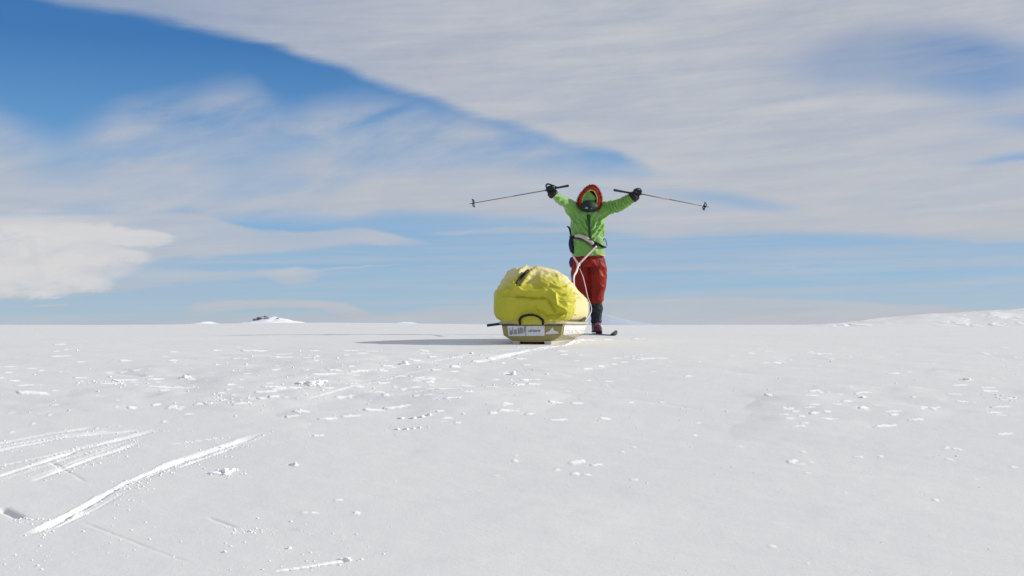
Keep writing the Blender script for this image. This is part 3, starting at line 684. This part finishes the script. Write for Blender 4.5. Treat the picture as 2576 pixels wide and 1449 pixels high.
def cp(X, Y, out=.008): w, z = (X-1339)/329.0, (868-Y)/329.0; return sp(w, on_cover(w, z)-out, z)
mb = MB(); mb.tube([cp(1321,674), cp(1315,682), cp(1306,691), cp(1301,700), cp(1299,710)], [.012, .012, .011, .010, .008], 8, flat=.6, sub=3); s_ = mb.build('strap', MBLACK, cov)
# carrying handle on the near end
mb = MB(); hp = [sp(-.088, -.028, .168), sp(-.090, -.045, .195), sp(-.072, -.062, .222), sp(-.03, -.07, .236), sp(.02, -.07, .238), sp(.06, -.062, .224), sp(.088, -.045, .196), sp(.088, -.028, .168)]
mb.tube(hp, [.009, .010, .011, .010, .009, .009, .009, .009], 10, sub=4); mb.build('handle', MBLACK, sled)
# stick lashed under the cover, pokes out at the left
mb = MB(); mb.tube([sp(-.35, -.03, .158), sp(-.20, .02, .178), sp(-.05, .08, .185)], .0105, 10); mb.build('lashing_rod', mat('dark_rod', (.02, .018, .035), .5, .4), sled)
# side strap on the sunny side
mb = MB(); mb.tube([sp(.272, .72, .200), sp(.262, 1.05, .215), sp(.235, 1.28, .235)], [.008, .012, .014], 8, flat=.5); mb.build('side_strap', mat('olive_strap', (.05, .045, .01), .7, .2), sled)
def plate(name, rows, mat_, parent, off):   # thin raised sheet laid on the near plate; rows of (w, z)
    mb = MB(); f = [sp(w, off, z) for w, z in rows]; b = [sp(w, off+.002, z) for w, z in rows]; n = len(rows)
    mb.add(f+b, [tuple(range(n)), tuple(reversed(range(n, 2*n)))]+[(i, (i+1) % n, n+(i+1) % n, n+i)[::-1] for i in range(n)]); return mb.build(name, mat_, parent, smooth_=False)
def fz(X, Y): return ((X-1339)/329.0, (868-Y)/329.0)
st1 = plate('sticker', [fz(1278,843), fz(1322,843), fz(1322,817), fz(1275,817)][::1], MWHITE, hull, -.006)
st2 = plate('sticker', [fz(1323.5,843), fz(1371,842), fz(1371,816.5), fz(1323.5,817)], MWHITE, hull, -.006)
def marks(name, rects, mat_, parent, off=-.0085, u=0):
    mb = MB()
    for X0, Y0, X1, Y1, sk in rects:
        q = [fz(X0, Y1), fz(X1, Y1), fz(X1+sk, Y0), fz(X0+sk, Y0)]; f = [sp(w, off, z) for w, z in q]; b = [sp(w, off+.0015, z) for w, z in q]
        mb.add(f+b, [(0,1,2,3), (7,6,5,4), (0,4,5,1), (1,5,6,2), (2,6,7,3), (3,7,4,0)])
    return mb.build(name, mat_, parent, smooth_=False)
rl = random.Random(11)
rc = []; x = 1280.5
for k, wd in enumerate([7, 4, 6, 4, 5, 6, 4]):    # big blurred lettering, not legible in the photograph
    y0 = rl.choice([820, 822, 826]); y1 = rl.choice([838, 836.5, 839]); rc.append((x, y0, x+rl.uniform(1.0, 1.8), y1, rl.uniform(-1, 1)))
    rc.append((x+1.9, rl.choice([y0, 829, y1-2]), x+wd-.8, rl.choice([y0, 829, y1-2])+rl.uniform(1.3, 2.2), 0)) if wd > 4 else None
    if k in (0, 2): rc.append((x+1.9, y1-1.6, x+wd-1, y1+.3, 0))
    x += wd+.2
for k in range(len(rc)): rc[k] = (rc[k][0], min(rc[k][1], rc[k][3]), rc[k][2], max(rc[k][1], rc[k][3]), rc[k][4])
rc.append((1317.2, 819, 1320.4, 834, .8))
marks('lettering', rc, MPRINT, st1)
rc = []; x = 1329
for k, wd in enumerate([3.2, 4.4, 3.0, 4.8, 2.8, 4.0, 3.2, 3.6]):
    h = rl.choice([0, 0, -1.6]); rc += [(x, 827+h, x+1.2, 832.8, 0), (x+1.3, 827.6+rl.choice([0, 3.6]), x+wd-.2, 829.4+rl.choice([0, 2.4]), 0)]; x += wd+.5
marks('lettering', rc, MPRINT, st2)
hull_logo = plate('sticker', [fz(1374,838.5), fz(1408,836), fz(1404,831), fz(1396,829.5), fz(1391,820), fz(1384,829), fz(1374,834)], mat('pale_print', (.72, .70, .76), .5, .3), hull, -.006)
# printed film on the sunny side of the hull
def side_pt(u, t, off):     # t 0 top .. 1 chine along the upper side panel
    a, b = hull_sec(u)[1], hull_sec(u)[2]; w = a[0]*(1-t)+b[0]*t; z = a[1]*(1-t)+b[1]*t; return sp(w+off, u, z)
mb = MB(); rg = [[side_pt(u, .02, .003), side_pt(u, .97, .003), side_pt(u, .97, .006), side_pt(u, .02, .006)] for u in np.linspace(.03, 1.5, 24)]; mb.loft(rg)
film = mb.build('side_film', mat('white_side_film', (.80, .79, .78), .4, .4), hull)
mb = MB()
for k in range(17):
    u = .10+k*.075+rng.uniform(-.01, .01); a, b = rng.uniform(.12, .3), rng.uniform(.6, .9); wd = rng.uniform(.010, .024)
    rg = [[side_pt(u+s, a, .0062), side_pt(u+s, b, .0062), side_pt(u+s, b, .0075), side_pt(u+s, a, .0075)] for s in (0, wd)]; mb.loft(rg)
    if k % 3: rg = [[side_pt(u+s, b-.12, .0062), side_pt(u+s, b, .0062), side_pt(u+s, b, .0075), side_pt(u+s, b-.12, .0075)] for s in (wd, .055)]; mb.loft(rg)
mb.build('lettering', mat('side_print', (.55, .55, .54), .5, .3), film)

# ------------------------------------------------------------------ the skier
DP = 14.1; S_ = DP/FOC
GP = 0.0
def P(X, Y, dy=0.0):   # a joint traced on the skier, at the skier's own distance plus dy
    d = DP+dy; return Vector(((X-1288)/FOC*d, d, CAMZ+(818-Y)/FOC*d))
foot = Vector(((1482-1288)*S_, DP, gz((1482-1288)*S_, DP)))
person = thing('person', foot, 'skier in green jacket and red trousers with both arms raised', 'person')
MSKIN = mat('skin', (.55, .32, .22), .5, .3)
MJACK = mat('green_jacket_cloth', (.120, .325, .042), .5, .2, sheen=.6, vary=((.20, .40, .08), 6, .25), bump=(260, .2, .002))
MPANT = mat('red_trouser_cloth', (.33, .026, .011), .5, .14, vary=((.15, .011, .009), 6, .18), bump=(260, .2, .002))
MHOOD = mat('red_hood_cloth', (.30, .026, .014), .75, .15, vary=((.38, .06, .025), 24, .25))
MDARK = mat('dark_mask_cloth', (.010, .030, .022), .6, .3)
MGAIT = mat('dark_gaiter_cloth', (.010, .015, .017), .6, .2, vary=((.03, .037, .045), 18, .2))
MBOOT = mat('maroon_boot', (.055, .008, .022), .45, .3, vary=((.16, .04, .06), 14, .2))
MGLOVE = mat('black_glove', (.012, .014, .013), .55, .3)
MLIME = mat('pale_lining', (.50, .50, .17), .6, .3)
hx = P(1481, 512).x
# body under the clothing: one continuous surface
mb = MB()
mb.tube([P(1480,640), P(1480,610), P(1479,575), P(1479,545), P(1480,528)], [.125, .12, .135, .14, .10], 16, flat=1.0, sub=3)
mb.tube([P(1480,532), P(1480,515)], [.06, .058], 12)
def headfn(d, p):
    q = p.copy()
    if d.y < -.2: q.y -= .018*math.exp(-((d.x/.16)**2+((d.z+.05)/.28)**2))      # nose
    if d.y < 0: q.y += .012*math.exp(-(((abs(d.x)-.36)/.18)**2+((d.z-.08)/.14)**2))  # eye sockets
    if d.y < 0: q.y -= .006*math.exp(-((d.x/.32)**2+((d.z+.48)/.08)**2))        # lips
    return q
mb.ell(P(1481,503), (.074, .092, .112), 32, 24, headfn)
for sg in (-1, 1): mb.ell(P(1481,503)+Vector((sg*.075, .005, 0)), (.012, .02, .03), 10, 8)
AL = [P(1460,533), P(1440,522,-.02), P(1416,506,-.14), P(1398,494,-.28), P(1390,486,-.36)]
AR = [P(1502,532), P(1528,523,-.02), P(1555,517,-.12), P(1580,504,-.26), P(1594,494,-.34)]
for A in (AL, AR): mb.tube(A, [.075, .052, .042, .034, .028], 12, sub=3)
LR = [P(1498,640), P(1501,675), P(1501,712), P(1500,745), P(1500,800), P(1499,834)]
LL = [P(1461,640), P(1459,675), P(1458,712), P(1459,745), P(1461,800), P(1463,834)]
for A in (LR, LL): mb.tube(A, [.095, .08, .064, .056, .045, .04], 14, sub=3)
mb.build('body', MSKIN, person, voxel=.010, sm=3)
def folds(amp, sc, an=(1, 1, 1), seed=0, low=.5):
    def f(c):
        q = c*np.array(an)*sc; w = np.stack([fbm3(q*.7+3, 2, seed), fbm3(q*.7-7, 2, seed+3), fbm3(q*.7+11, 2, seed+6)], -1)
        r = 1-np.abs(fbm3(q+w*1.2, 2, seed+9))*5; return amp*(np.clip(r, -1, 1)*.6+low*fbm3(q*.5, 2, seed+12)*2)
    return f
# jacket
def ring(X, Y, wpx, dep, n=28, dy=0, ex=1.62, bulge=0):
    c = P(X, Y, dy); a = wpx*S_; out = []
    for k in range(n):
        t = 2*math.pi*k/n; cs, sn = math.cos(t), math.sin(t)
        out.append(c+Vector((a*math.copysign(abs(cs)**(2/ex), cs), dep*math.copysign(abs(sn)**(2/ex), sn), 0)))
    return out
mb = MB()
mb.loft([ring(1480,644,41,.185), ring(1480,630,41.5,.185), ring(1480,612,39.5,.175), ring(1479,602,39,.175), ring(1478,588,41,.19), ring(1478,570,43,.20), ring(1478,552,44,.195), ring(1479,540,43,.175), ring(1480,530,40,.14, dy=.02), ring(1481,520,28,.09, dy=.04)])
RL = [.10, .080, .060, .050, .047]
mb.tube(AL[:1]+AL[1:], RL, 18, sub=4); mb.tube(AR, [.11, .083, .066, .056, .050], 18, sub=4)
mb.tube([P(1449,546,.0), P(1438,532,0), P(1428,520,-.05)], [.07, .062, .05], 14, sub=3); mb.tube([P(1510,546), P(1520,535,0), P(1532,528,-.04)], [.07, .064, .05], 14, sub=3)
fj = folds(.017, 8.0, (1.0, 1.0, .8), 20)
sleeve0 = np.array(AR[1]); sleeve1 = np.array(AR[4])
def jdisp(c):
    d = fj(c)
    e = sleeve1-sleeve0; t = ((c-sleeve0)@e)/(e@e); m = sst(.0, .15, t)*(1-sst(.95, 1.05, t))
    dist = np.linalg.norm(c-(sleeve0+np.clip(t, 0, 1)[:, None]*e), axis=1); m = m*(dist < .12)
    ph = t*31+2.5*fbm3(c*9, 2, 77)*2
    d = d*(1-.6*m)+m*.017*(np.abs(np.sin(ph))*2-1)
    e0 = np.array(AL[1]); e = np.array(AL[4])-e0; t = ((c-e0)@e)/(e@e); m = sst(0, .2, t)*(1-sst(.95, 1.05, t)); dist = np.linalg.norm(c-(e0+np.clip(t, 0, 1)[:, None]*e), axis=1); m = m*(dist < .12)
    d = d*(1-.5*m)+m*.005*np.sin(t*20+4*fbm3(c*8, 2, 79))
    # diagonal drag lines from the zip up to the shoulders
    rx = (c[:, 0]-hx); ph = (c[:, 2]*1.0-np.abs(rx)*1.5)*60+3*fbm3(c*6, 2, 88)*2
    tm = np.exp(-((c[:, 2]-1.33)/.14)**2)*(c[:, 1] < DP)*(np.abs(rx) < .2); d = d+tm*.015*np.sin(ph)
    return d
jacket = mb.build('jacket', MJACK, person, voxel=.0085, sm=4, disp=jdisp)
# surface finder on the jacket front
JV = np.array([v.co[:] for v in jacket.data.vertices])+np.array(foot)
def jf(X, Y, out=.006, V=None):
    V = JV if V is None else V
    p = P(X, Y); k = (DP-.15)/DP; x = p.x*k; z = CAMZ+(p.z-CAMZ)*k
    s = (np.abs(V[:, 0]-x) < .012) & (np.abs(V[:, 2]-z) < .014); y = V[s, 1].min() if s.any() else DP-.15
    k = y/DP; return Vector((p.x*k, y-out, CAMZ+(p.z-CAMZ)*k))
mb = MB(); mb.tube([jf(1480,540), jf(1481,552), jf(1482,565), jf(1483,578), jf(1484,592), jf(1486,603)], [.022, .020, .019, .018, .017, .016], 10, flat=.35, up=(0, 1, 0), sub=3); mb.build('zip', mat('zip_dark', (.015, .06, .012), .6, .3), jacket)
# light hem on the sunny side
mb = MB(); mb.tube([P(1497,636,-.155), P(1508,640,-.15), P(1517,643,-.10), P(1520,645,0)], .011, 8, flat=.6, sub=3); mb.build('hem', mat('hem_pale', (.62, .50, .22), .6), jacket)
# trousers
mb = MB()
mb.loft([ring(1480,628,37,.145), ring(1480,642,38.5,.15), ring(1479,658,41,.155), ring(1479,672,42,.15)])
mb.tube([P(1499,655), P(1502,685), P(1502,715), P(1500,738), P(1500,756), P(1500,764)], [.112, .112, .105, .096, .088, .072], 20, sub=4)
mb.tube([P(1462,655), P(1460,685), P(1461,715), P(1462,738), P(1461,756), P(1461,764)], [.112, .112, .108, .100, .088, .072], 20, sub=4)
trousers = mb.build('trousers', MPANT, person, voxel=.0085, sm=3, disp=folds(.018, 8.0, (1.0, 1.0, .8), 40))
TV = np.array([v.co[:] for v in trousers.data.vertices])+np.array(foot)
mb = MB(); mb.tube([P(1440,648,-.02), P(1438,660,-.03), P(1439,672,-.02)], [.028, .040, .028], 12, flat=.7, sub=2); mb.build('pocket', mat('purple_pocket', (.07, .012, .09), .6), trousers)
# gaiters and boots
for nm, A in (('r', LR), ('l', LL)):
    mb = MB(); a = A[3]; b = A[4]; c = A[5]
    bx = a.x
    pts = [Vector((bx, DP, P(0, Y).z)) for Y in (755, 765, 778, 790, 800, 812)]
    mb.tube(pts, [.078, .080, .084, .070, .062, .072], 18, sub=3)
    mb.build('gaiter', MGAIT, person, voxel=.008, sm=2, disp=folds(.006, 16, (1, 1, 1.6), 60))
    x0 = bx; yaw = .10 if nm == 'r' else -.10; fwd = Vector((math.sin(yaw), -math.cos(yaw), 0)); sid = Vector((math.cos(yaw), math.sin(yaw), 0)); z0 = foot.z+.028
    mb = MB(); rg = []
    for s, w, h in [(-.115, .030, .07), (-.10, .042, .13), (-.04, .048, .16), (.02, .049, .15), (.07, .051, .115), (.12, .052, .085), (.165, .046, .065), (.19, .030, .045)]:
        c = Vector((x0, DP, z0))+fwd*s; rg.append([c+sid*(w*math.copysign(abs(math.cos(t))**.75, math.cos(t)))+Vector((0, 0, h/2+h/2*math.copysign(abs(math.sin(t))**.75, math.sin(t)))) for t in [2*math.pi*k/18 for k in range(18)]])
    mb.loft(rg); mb.tube([Vector((x0, DP+.02, z0+.05)), Vector((x0, DP+.02, z0+.13)), Vector((x0, DP+.01, z0+.17))], [.056, .060, .062], 16)
    boot = mb.build('boot', MBOOT, person, voxel=.006, sm=3)
    mb = MB(); c = Vector((x0, DP, z0+.004)); rg = []
    for s, w in [(-.12, .036), (-.09, .046), (.0, .050), (.1, .054), (.17, .046), (.20, .028)]: q = c+fwd*s; rg.append([q-sid*w, q+sid*w, q+sid*w+Vector((0, 0, .02)), q-sid*w+Vector((0, 0, .02))])
    mb.loft(rg); mb.build('sole', MBLACK, boot, bevel=.003)
    mb = MB()
    for k, (s, h) in enumerate([(.04, .14), (.075, .115), (.105, .098)]):
        q = c+fwd*s; mb.tube([q-sid*.04+Vector((0, 0, h*.75)), q-sid*.018+Vector((0, 0, h)), q+sid*.018+Vector((0, 0, h)), q+sid*.04+Vector((0, 0, h*.75))], .005, 6)
    mb.build('laces', mat('pale_laces', (.45, .22, .26), .6), boot)
# hood: outer shell, lining, ruff
hc = P(1482, 505)
def outline(k, t):      # egg-shaped opening, peaked top leaning right; k scales
    x = math.sin(t)*.135; z = math.cos(t); z = z*(.172 if z > 0 else .172); 
    x *= (1-.22*max(0, math.cos(t))); x += .030*max(0, z)/.175
    return Vector((x*k, 0, z*k))
mb = MB(); rings = []
for dy, k in [(.155, .25), (.145, .55), (.115, .82), (.06, .98), (.0, 1.05), (-.05, 1.07), (-.085, 1.02), (-.105, .92), (-.108, .80), (-.10, .70), (-.05, .66)]:
    rings.append([hc+outline(k, 2*math.pi*j/36)+Vector((0, dy, 0)) for j in range(36)])
mb.loft(rings, cap=False); V0 = mb.V
hood = mb.build('hood', MHOOD, person, disp=folds(.007, 14, (1, 1, 1), 70))
mod_ = hood.modifiers.new('t', 'SOLIDIFY'); mod_.thickness = .006
mb = MB(); lin = [hc+outline(.70, 2*math.pi*j/40)+Vector((0, -.104+.004*math.sin(j*1.1), 0)) for j in range(40)]
mb.tube(lin, [.008]*40, 10, closed=True); mb.build('hood_lining', MLIME, hood)
mb = MB(); rg2 = [hc+outline(.98, 2*math.pi*j/60)+Vector((0, -.085, 0)) for j in range(60)]
mb.tube(rg2, [.015]*60, 14, closed=True)
for k in range(1500):
    t = rng.uniform(0, 2*math.pi); c = hc+outline(.98, t)+Vector((0, -.085, 0)); d = Vector(rng.normal(0, 1, 3)).normalized(); d = (d+outline(1, t).normalized()*.8+Vector((0, -.4, 0))).normalized()
    o1 = d.orthogonal().normalized()*.0035; a = c+d*.014; b = c+d*rng.uniform(.03, .048)+Vector((0, 0, -.006)); mb.add([a+o1, a-o1, b, a+d.cross(o1)], [(0, 2, 1), (0, 3, 2), (1, 2, 3)])
mb.build('fur_ruff', mat('russet_fur', (.20, .018, .013), .8, .1, vary=((.33, .05, .02), 18, .2)), hood)
# goggles and face mask
mb = MB()
def gfn(d, p):
    q = p.copy(); q.z *= (1-.25*abs(d.x)); q.x *= (1-.45*max(0, d.z)); return q
mb.ell(P(1479,500)+Vector((0, -.075, .004)), (.098, .050, .092), 30, 20, gfn); gog = mb.build('goggles', mat('green_goggle_frame', (.13, .32, .05), .45, .4), person)
mb = MB(); mb.ell(P(1479,501)+Vector((0, -.098, .002)), (.070, .034, .058), 30, 20, gfn); mb.build('lens', mat('green_lens', (.07, .26, .03), .15, .5, coat=.6), gog)
mb = MB()
def mfn(d, p):
    q = p.copy(); q.x *= (1-.60*max(0, -d.z)**1.1); q.y -= .012*max(0, -d.y)*math.exp(-(d.x/.4)**2); return q
mb.ell(P(1480,525)+Vector((0, -.100, .0)), (.116, .085, .094), 34, 24, mfn); mask = mb.build('face_mask', MDARK, person, disp=lambda c: .004*fbm3(c*22, 2, 5))
def mpt(X, Y):
    p = P(X, Y); return Vector((p.x*.9872, DP-.192, CAMZ+(p.z-CAMZ)*.9865))
mb = MB(); q = [(1471,525),(1475,519.5),(1478,521),(1481,517),(1485,521.5),(1490,525)]
f = [mpt(*a) for a in q]; b = [v+Vector((0, .03, 0)) for v in f]; n_ = len(f)
mb.add(f+b, [tuple(range(n_)), tuple(reversed(range(n_, 2*n_)))]+[(i, n_+i, n_+(i+1) % n_, (i+1) % n_) for i in range(n_)]); mb.build('emblem', mat('pale_blue_print', (.25, .36, .40), .5), mask, smooth_=False)
# harness belt: tilted hoop, padded at the front
mb = MB(); hoop = []
def hoop_pt(t, k=1.0, dz=0.0):
    c = math.cos(t); s = math.sin(t); X = 1479+41.5*k*math.copysign(abs(c)**.85, c); Yp = 606+11*c+dz
    return P(X, Yp)+Vector((0, -(-.175*k*math.copysign(abs(s)**.85, s)), 0))
hp_ = [hoop_pt(2*math.pi*j/48) for j in range(48)]
fr_ = []
for k in range(15):
    t = k/14; X = 1441+t*76; Yv = 597+t*24+6*math.sin(math.pi*t)*(-1); fr_.append(jf(X, Yv, .004))
bk = [hoop_pt(t, 1.0, 4) for t in np.linspace(-.15, .15, 2)] and [P(1521,622,.0), P(1518,620,.12), P(1500,616,.19), P(1479,610,.20), P(1458,604,.19), P(1440,599,.12), P(1436,597,.0)]
mb.tube(fr_+bk, [.026]*len(fr_+bk), 12, closed=True, flat=.40, up=(0, 0, 1) if 0 else None, sub=2); belt = mb.build('harness_belt', mat('navy_belt', (.010, .010, .022), .6, .2), person)
mb = MB(); mb.tube([jf(1446,594,.014), jf(1455,593,.016), jf(1466,596,.018), jf(1477,602,.018), jf(1488,610,.016), jf(1493,615,.014)], [.016, .022, .024, .024, .022, .016], 12, flat=.6, up=(0, 1, 0), sub=3); mb.build('belt_pad', mat('grey_pad', (.48, .46, .42), .6), belt)
mb = MB(); mb.tube([jf(1446,600,.016), jf(1458,602,.016), jf(1472,609,.018), jf(1486,619,.016), jf(1492,623,.016)], [.010, .010, .010, .010, .008], 10, flat=.5, up=(0, 1, 0), sub=3); mb.build('belt_strap', mat('brown_strap', (.10, .085, .06), .6), belt)
mb = MB(); mb.box(jf(1497,618,.018), (.030, .014, .034), Matrix.Rotation(R(30), 3, 'Y')); mb.build('buckle', MBLACK, belt, bevel=.005)
mb = MB(); mb.tube([P(1437,598,-.03), P(1436,613,-.05), P(1440,630,-.06), P(1445,636,-.08)], [.022, .032, .034, .018], 12, flat=.8, sub=3); mb.build('hip_pouch', mat('navy_pouch', (.012, .012, .05), .6), belt)
mb = MB(); mb.tube([P(1436,594,-.02), P(1434,582,-.02), P(1432,573,-.01), P(1426,569,0)], [.008, .010, .014, .004], 8, sub=3); mb.build('loose_tape', MBLACK, belt)
mb = MB(); mb.tube([P(1516,610,-.04), P(1520,600,-.03), P(1524,605,-.02), P(1527,618,0)], [.005, .005, .005, .006], 8, sub=3); mb.build('loose_tape', mat('grey_tape', (.05, .09, .09), .6), belt)

# gloves closed on the poles, poles
MPOLE = mat('grey_pole_shaft', (.20, .20, .24), .45, .4)
MGRIP = mat('dark_pole_grip', (.035, .035, .05), .6, .3)
def pole(hand, tipp, gripend, label):
    """hand: where the fist holds the pole; tip, end of grip in world"""
    h, t, g = Vector(hand), Vector(tipp), Vector(gripend); ax = (t-g).normalized()
    r = thing('ski_pole', h, label, 'ski pole', 'ski poles held up by the skier')
    mb = MB(); mb.tube([h-ax*.02, h+(t-h)*.45], [.0070, .0066], 12); mb.tube([h+(t-h)*.45, t-ax*.03], [.0058, .0050], 12); mb.build('shaft', MPOLE, r)
    mb = MB(); mb.tube([t-ax*.03, t], [.0055, .002], 8); mb.build('tip', MBLACK, r)
    mb = MB(); gl = (h-g).length; mb.tube([g, g+ax*.012, g+ax*gl*.5, g+ax*(gl*.8), h+ax*.06], [.010, .0155, .0125, .014, .012], 12, sub=3); mb.build('grip', MGRIP, r)
    b = t-ax*.055; u = ax.orthogonal().normalized(); w = ax.cross(u); mb = MB()
    mb.tube([b+(u*math.cos(a)+w*math.sin(a))*.048+ax*.006*math.cos(3*a) for a in [2*math.pi*k/28 for k in range(28)]], .0058, 8, closed=True)
    for k in range(3):
        a = 2*math.pi*k/3+.5; mb.tube([b, b+(u*math.cos(a)+w*math.sin(a))*.048], .0050, 6)
    mb.tube([b-ax*.012, b+ax*.012], .012, 10); mb.build('basket', MGRIP, r)
    return r, ax
def fist(hand, ax, arm_from, mname):
    """glove: palm, four bent fingers and a thumb closed round the pole"""
    h = Vector(hand); ax = ax.normalized(); fore = (h-Vector(arm_from)).normalized(); fore = (fore-ax*fore.dot(ax)).normalized()   # knuckle direction, across the pole
    nrm = ax.cross(fore).normalized()
    if nrm.y > 0: nrm = -nrm                                  # palm side towards the camera
    mb = MB(); palm = h-fore*.030+nrm*.0
    mb.tube([Vector(arm_from), h-fore*.075, h-fore*.045], [.046, .040, .040], 14, sub=2)
    mb.ell(h-fore*.028-nrm*.026, (.043, .034, .043), 16, 12)
    for k in range(4):
        off = ax*((k-1.5)*.0225); ln = [.94, 1.0, .97, .84][k]
        c = h+off
        pts = [c-fore*.035-nrm*.030, c+fore*.008*ln-nrm*.036, c+fore*.034*ln-nrm*.018, c+fore*.034*ln+nrm*.012, c+fore*.010+nrm*.030*ln, c-fore*.012+nrm*.028]
        mb.tube(pts, [.014, .0145, .0140, .0132, .0125, .0105], 10, sub=2)
    th = h-ax*.048
    mb.tube([h-fore*.055-ax*.020, th-fore*.018+nrm*.012, th+fore*.004+nrm*.030, h-ax*.022+fore*.018+nrm*.040], [.018, .0155, .0145, .011], 10, sub=2)
    g = mb.build('glove', MGLOVE, person, voxel=.0042, sm=2)
    cf = MB(); a0 = Vector(arm_from); d = (h-a0).normalized()
    cf.tube([a0-d*.035, a0-d*.0, a0+d*.03, h-d*.07], [.060, .064, .056, .046], 18, sub=2); cf.build('cuff', MGLOVE, g, voxel=.005, sm=2, disp=folds(.004, 22, (1, 1, 1), 90))
    return g
HL = P(1384, 477, -.37); tipL = P(1180, 513, -.20); gL = P(1431, 467, -.40)
HR = P(1603, 486, -.35); tipR = P(1783, 521, -.20); gR = P(1544, 478, -.38)
pl, axl = pole(HL, tipL, gL, 'ski pole held out level in the raised hand above the sled, tip far left')
pr, axr = pole(HR, tipR, gR, 'ski pole held out level in the raised hand away from the sled, tip far right')
fist(HL, axl, AL[4], 'l'); fist(HR, axr, AR[4], 'r')
# wrist loops of the poles
mb = MB(); a = P(1376,466,-.38); mb.tube([HL+Vector((.0, -.02, .0)), P(1374,470,-.39), P(1377,463,-.39), P(1390,466,-.39), P(1402,471,-.39)], [.008, .012, .014, .010, .006], 8, flat=.5, sub=3); mb.build('wrist_loop', MGRIP, pl)
mb = MB(); mb.tube([P(1592,483,-.37), P(1600,475,-.38), P(1610,475,-.38), P(1614,482,-.38), P(1608,489,-.37)], [.006, .010, .010, .008, .006], 8, flat=.5, sub=3); mb.build('wrist_loop', MGRIP, pr)

# ------------------------------------------------------------------ skis
MSKI = mat('dark_ski_topsheet', (.05, .05, .06), .35, .5, vary=((.12, .11, .12), 8, .2))
for sgn, bx, label in ((1, LR[3].x, 'narrow ski under the boot farther from the sled, tip curling up'), (-1, LL[3].x, 'narrow ski under the boot mostly hidden by the sled')):
    yaw = .125 if sgn > 0 else -.085; fwd = Vector((math.sin(yaw), -math.cos(yaw), 0)); sid = Vector((math.cos(yaw), math.sin(yaw), 0))
    b = Vector((bx, DP, foot.z-.002)); r = thing('ski', b, label, 'ski', 'pair of skis under the skier')
    mb = MB(); rg = []
    for s in list(np.linspace(-.78, .95, 24))+[1.0, 1.05, 1.09, 1.12, 1.145]:
        w = .031+.006*abs(s)*(s < 1) ; w = w if s < 1.0 else .037*(1-((s-1.0)/.155)**2*.8); t = max(0, s-.88); z = .80*t*t+ (.006*math.cos(s*1.6))
        q = b+fwd*s+Vector((0, 0, z)); rg.append([q-sid*w, q+sid*w, q+sid*w+Vector((0, 0, .011)), q-sid*w+Vector((0, 0, .011))])
    mb.loft(rg); mb.build('ski_blade', MSKI, r, bevel=.002)
    mb = MB(); mb.box(b+fwd*.0+Vector((0, 0, .020)), (.030, .13, .0035), Matrix.Rotation(-yaw*-1, 3, 'Z')); mb.box(b+fwd*.17+Vector((0, 0, .026)), (.036, .022, .010), Matrix.Rotation(yaw, 3, 'Z'))
    mb.build('binding', MBLACK, r, bevel=.002)

# ------------------------------------------------------------------ tow rope: V from the belt, joined, down to the sled
MROPE = mat('pale_pink_rope', (.72, .50, .48), .7, .2, vary=((.80, .70, .64), 40, .2))
J = P(1455, 666, -.28)
rope = thing('tow_rope', J, 'pale tow rope forming a Y from the harness belt down behind the yellow cover', 'rope')
mb = MB(); mb.tube([P(1501,619,-.19), P(1480,640,-.23), J], [.011, .012, .011], 8, flat=.45, up=(0, 1, 0), sub=4); mb.build('upper_strand', MROPE, rope)
mb = MB(); mb.tube([P(1440,640,-.10), P(1443,647,-.19), P(1449,656,-.25), J], [.010, .011, .012, .012], 8, flat=.5, up=(0, 1, 0), sub=4); mb.build('upper_strand', MROPE, rope)
k1 = Vector(((1443-1288)/FOC*12.3, 12.3, CAMZ+(818-702)/FOC*12.3)); k0 = sp(.0, LEN+.10, .16)
mb = MB(); mb.tube([J, P(1450,683,-.9), k1, sp(-.02, LEN+.75, .34), sp(-.08, LEN+.02, .10)], [.013, .013, .010, .009, .009], 8, sub=5); mb.build('lower_strand', MROPE, rope)
mb = MB(); mb.tube([P(1458,676,-.30), P(1466,695,-.6), P(1472,718,-1.2), Vector(((1478-1288)/FOC*11.6, 11.6, CAMZ+(818-745)/FOC*11.6)), Vector(((1487-1288)/FOC*11.0, 11.0, CAMZ+(818-785)/FOC*11.0)), sp(.10, LEN+.02, .10)], [.004, .005, .005, .004, .004, .004], 8, sub=5); mb.build('lower_strand', MROPE, rope)
mb = MB(); mb.ell(J, (.024, .018, .026), 12, 10); mb.build('knot', MROPE, rope)
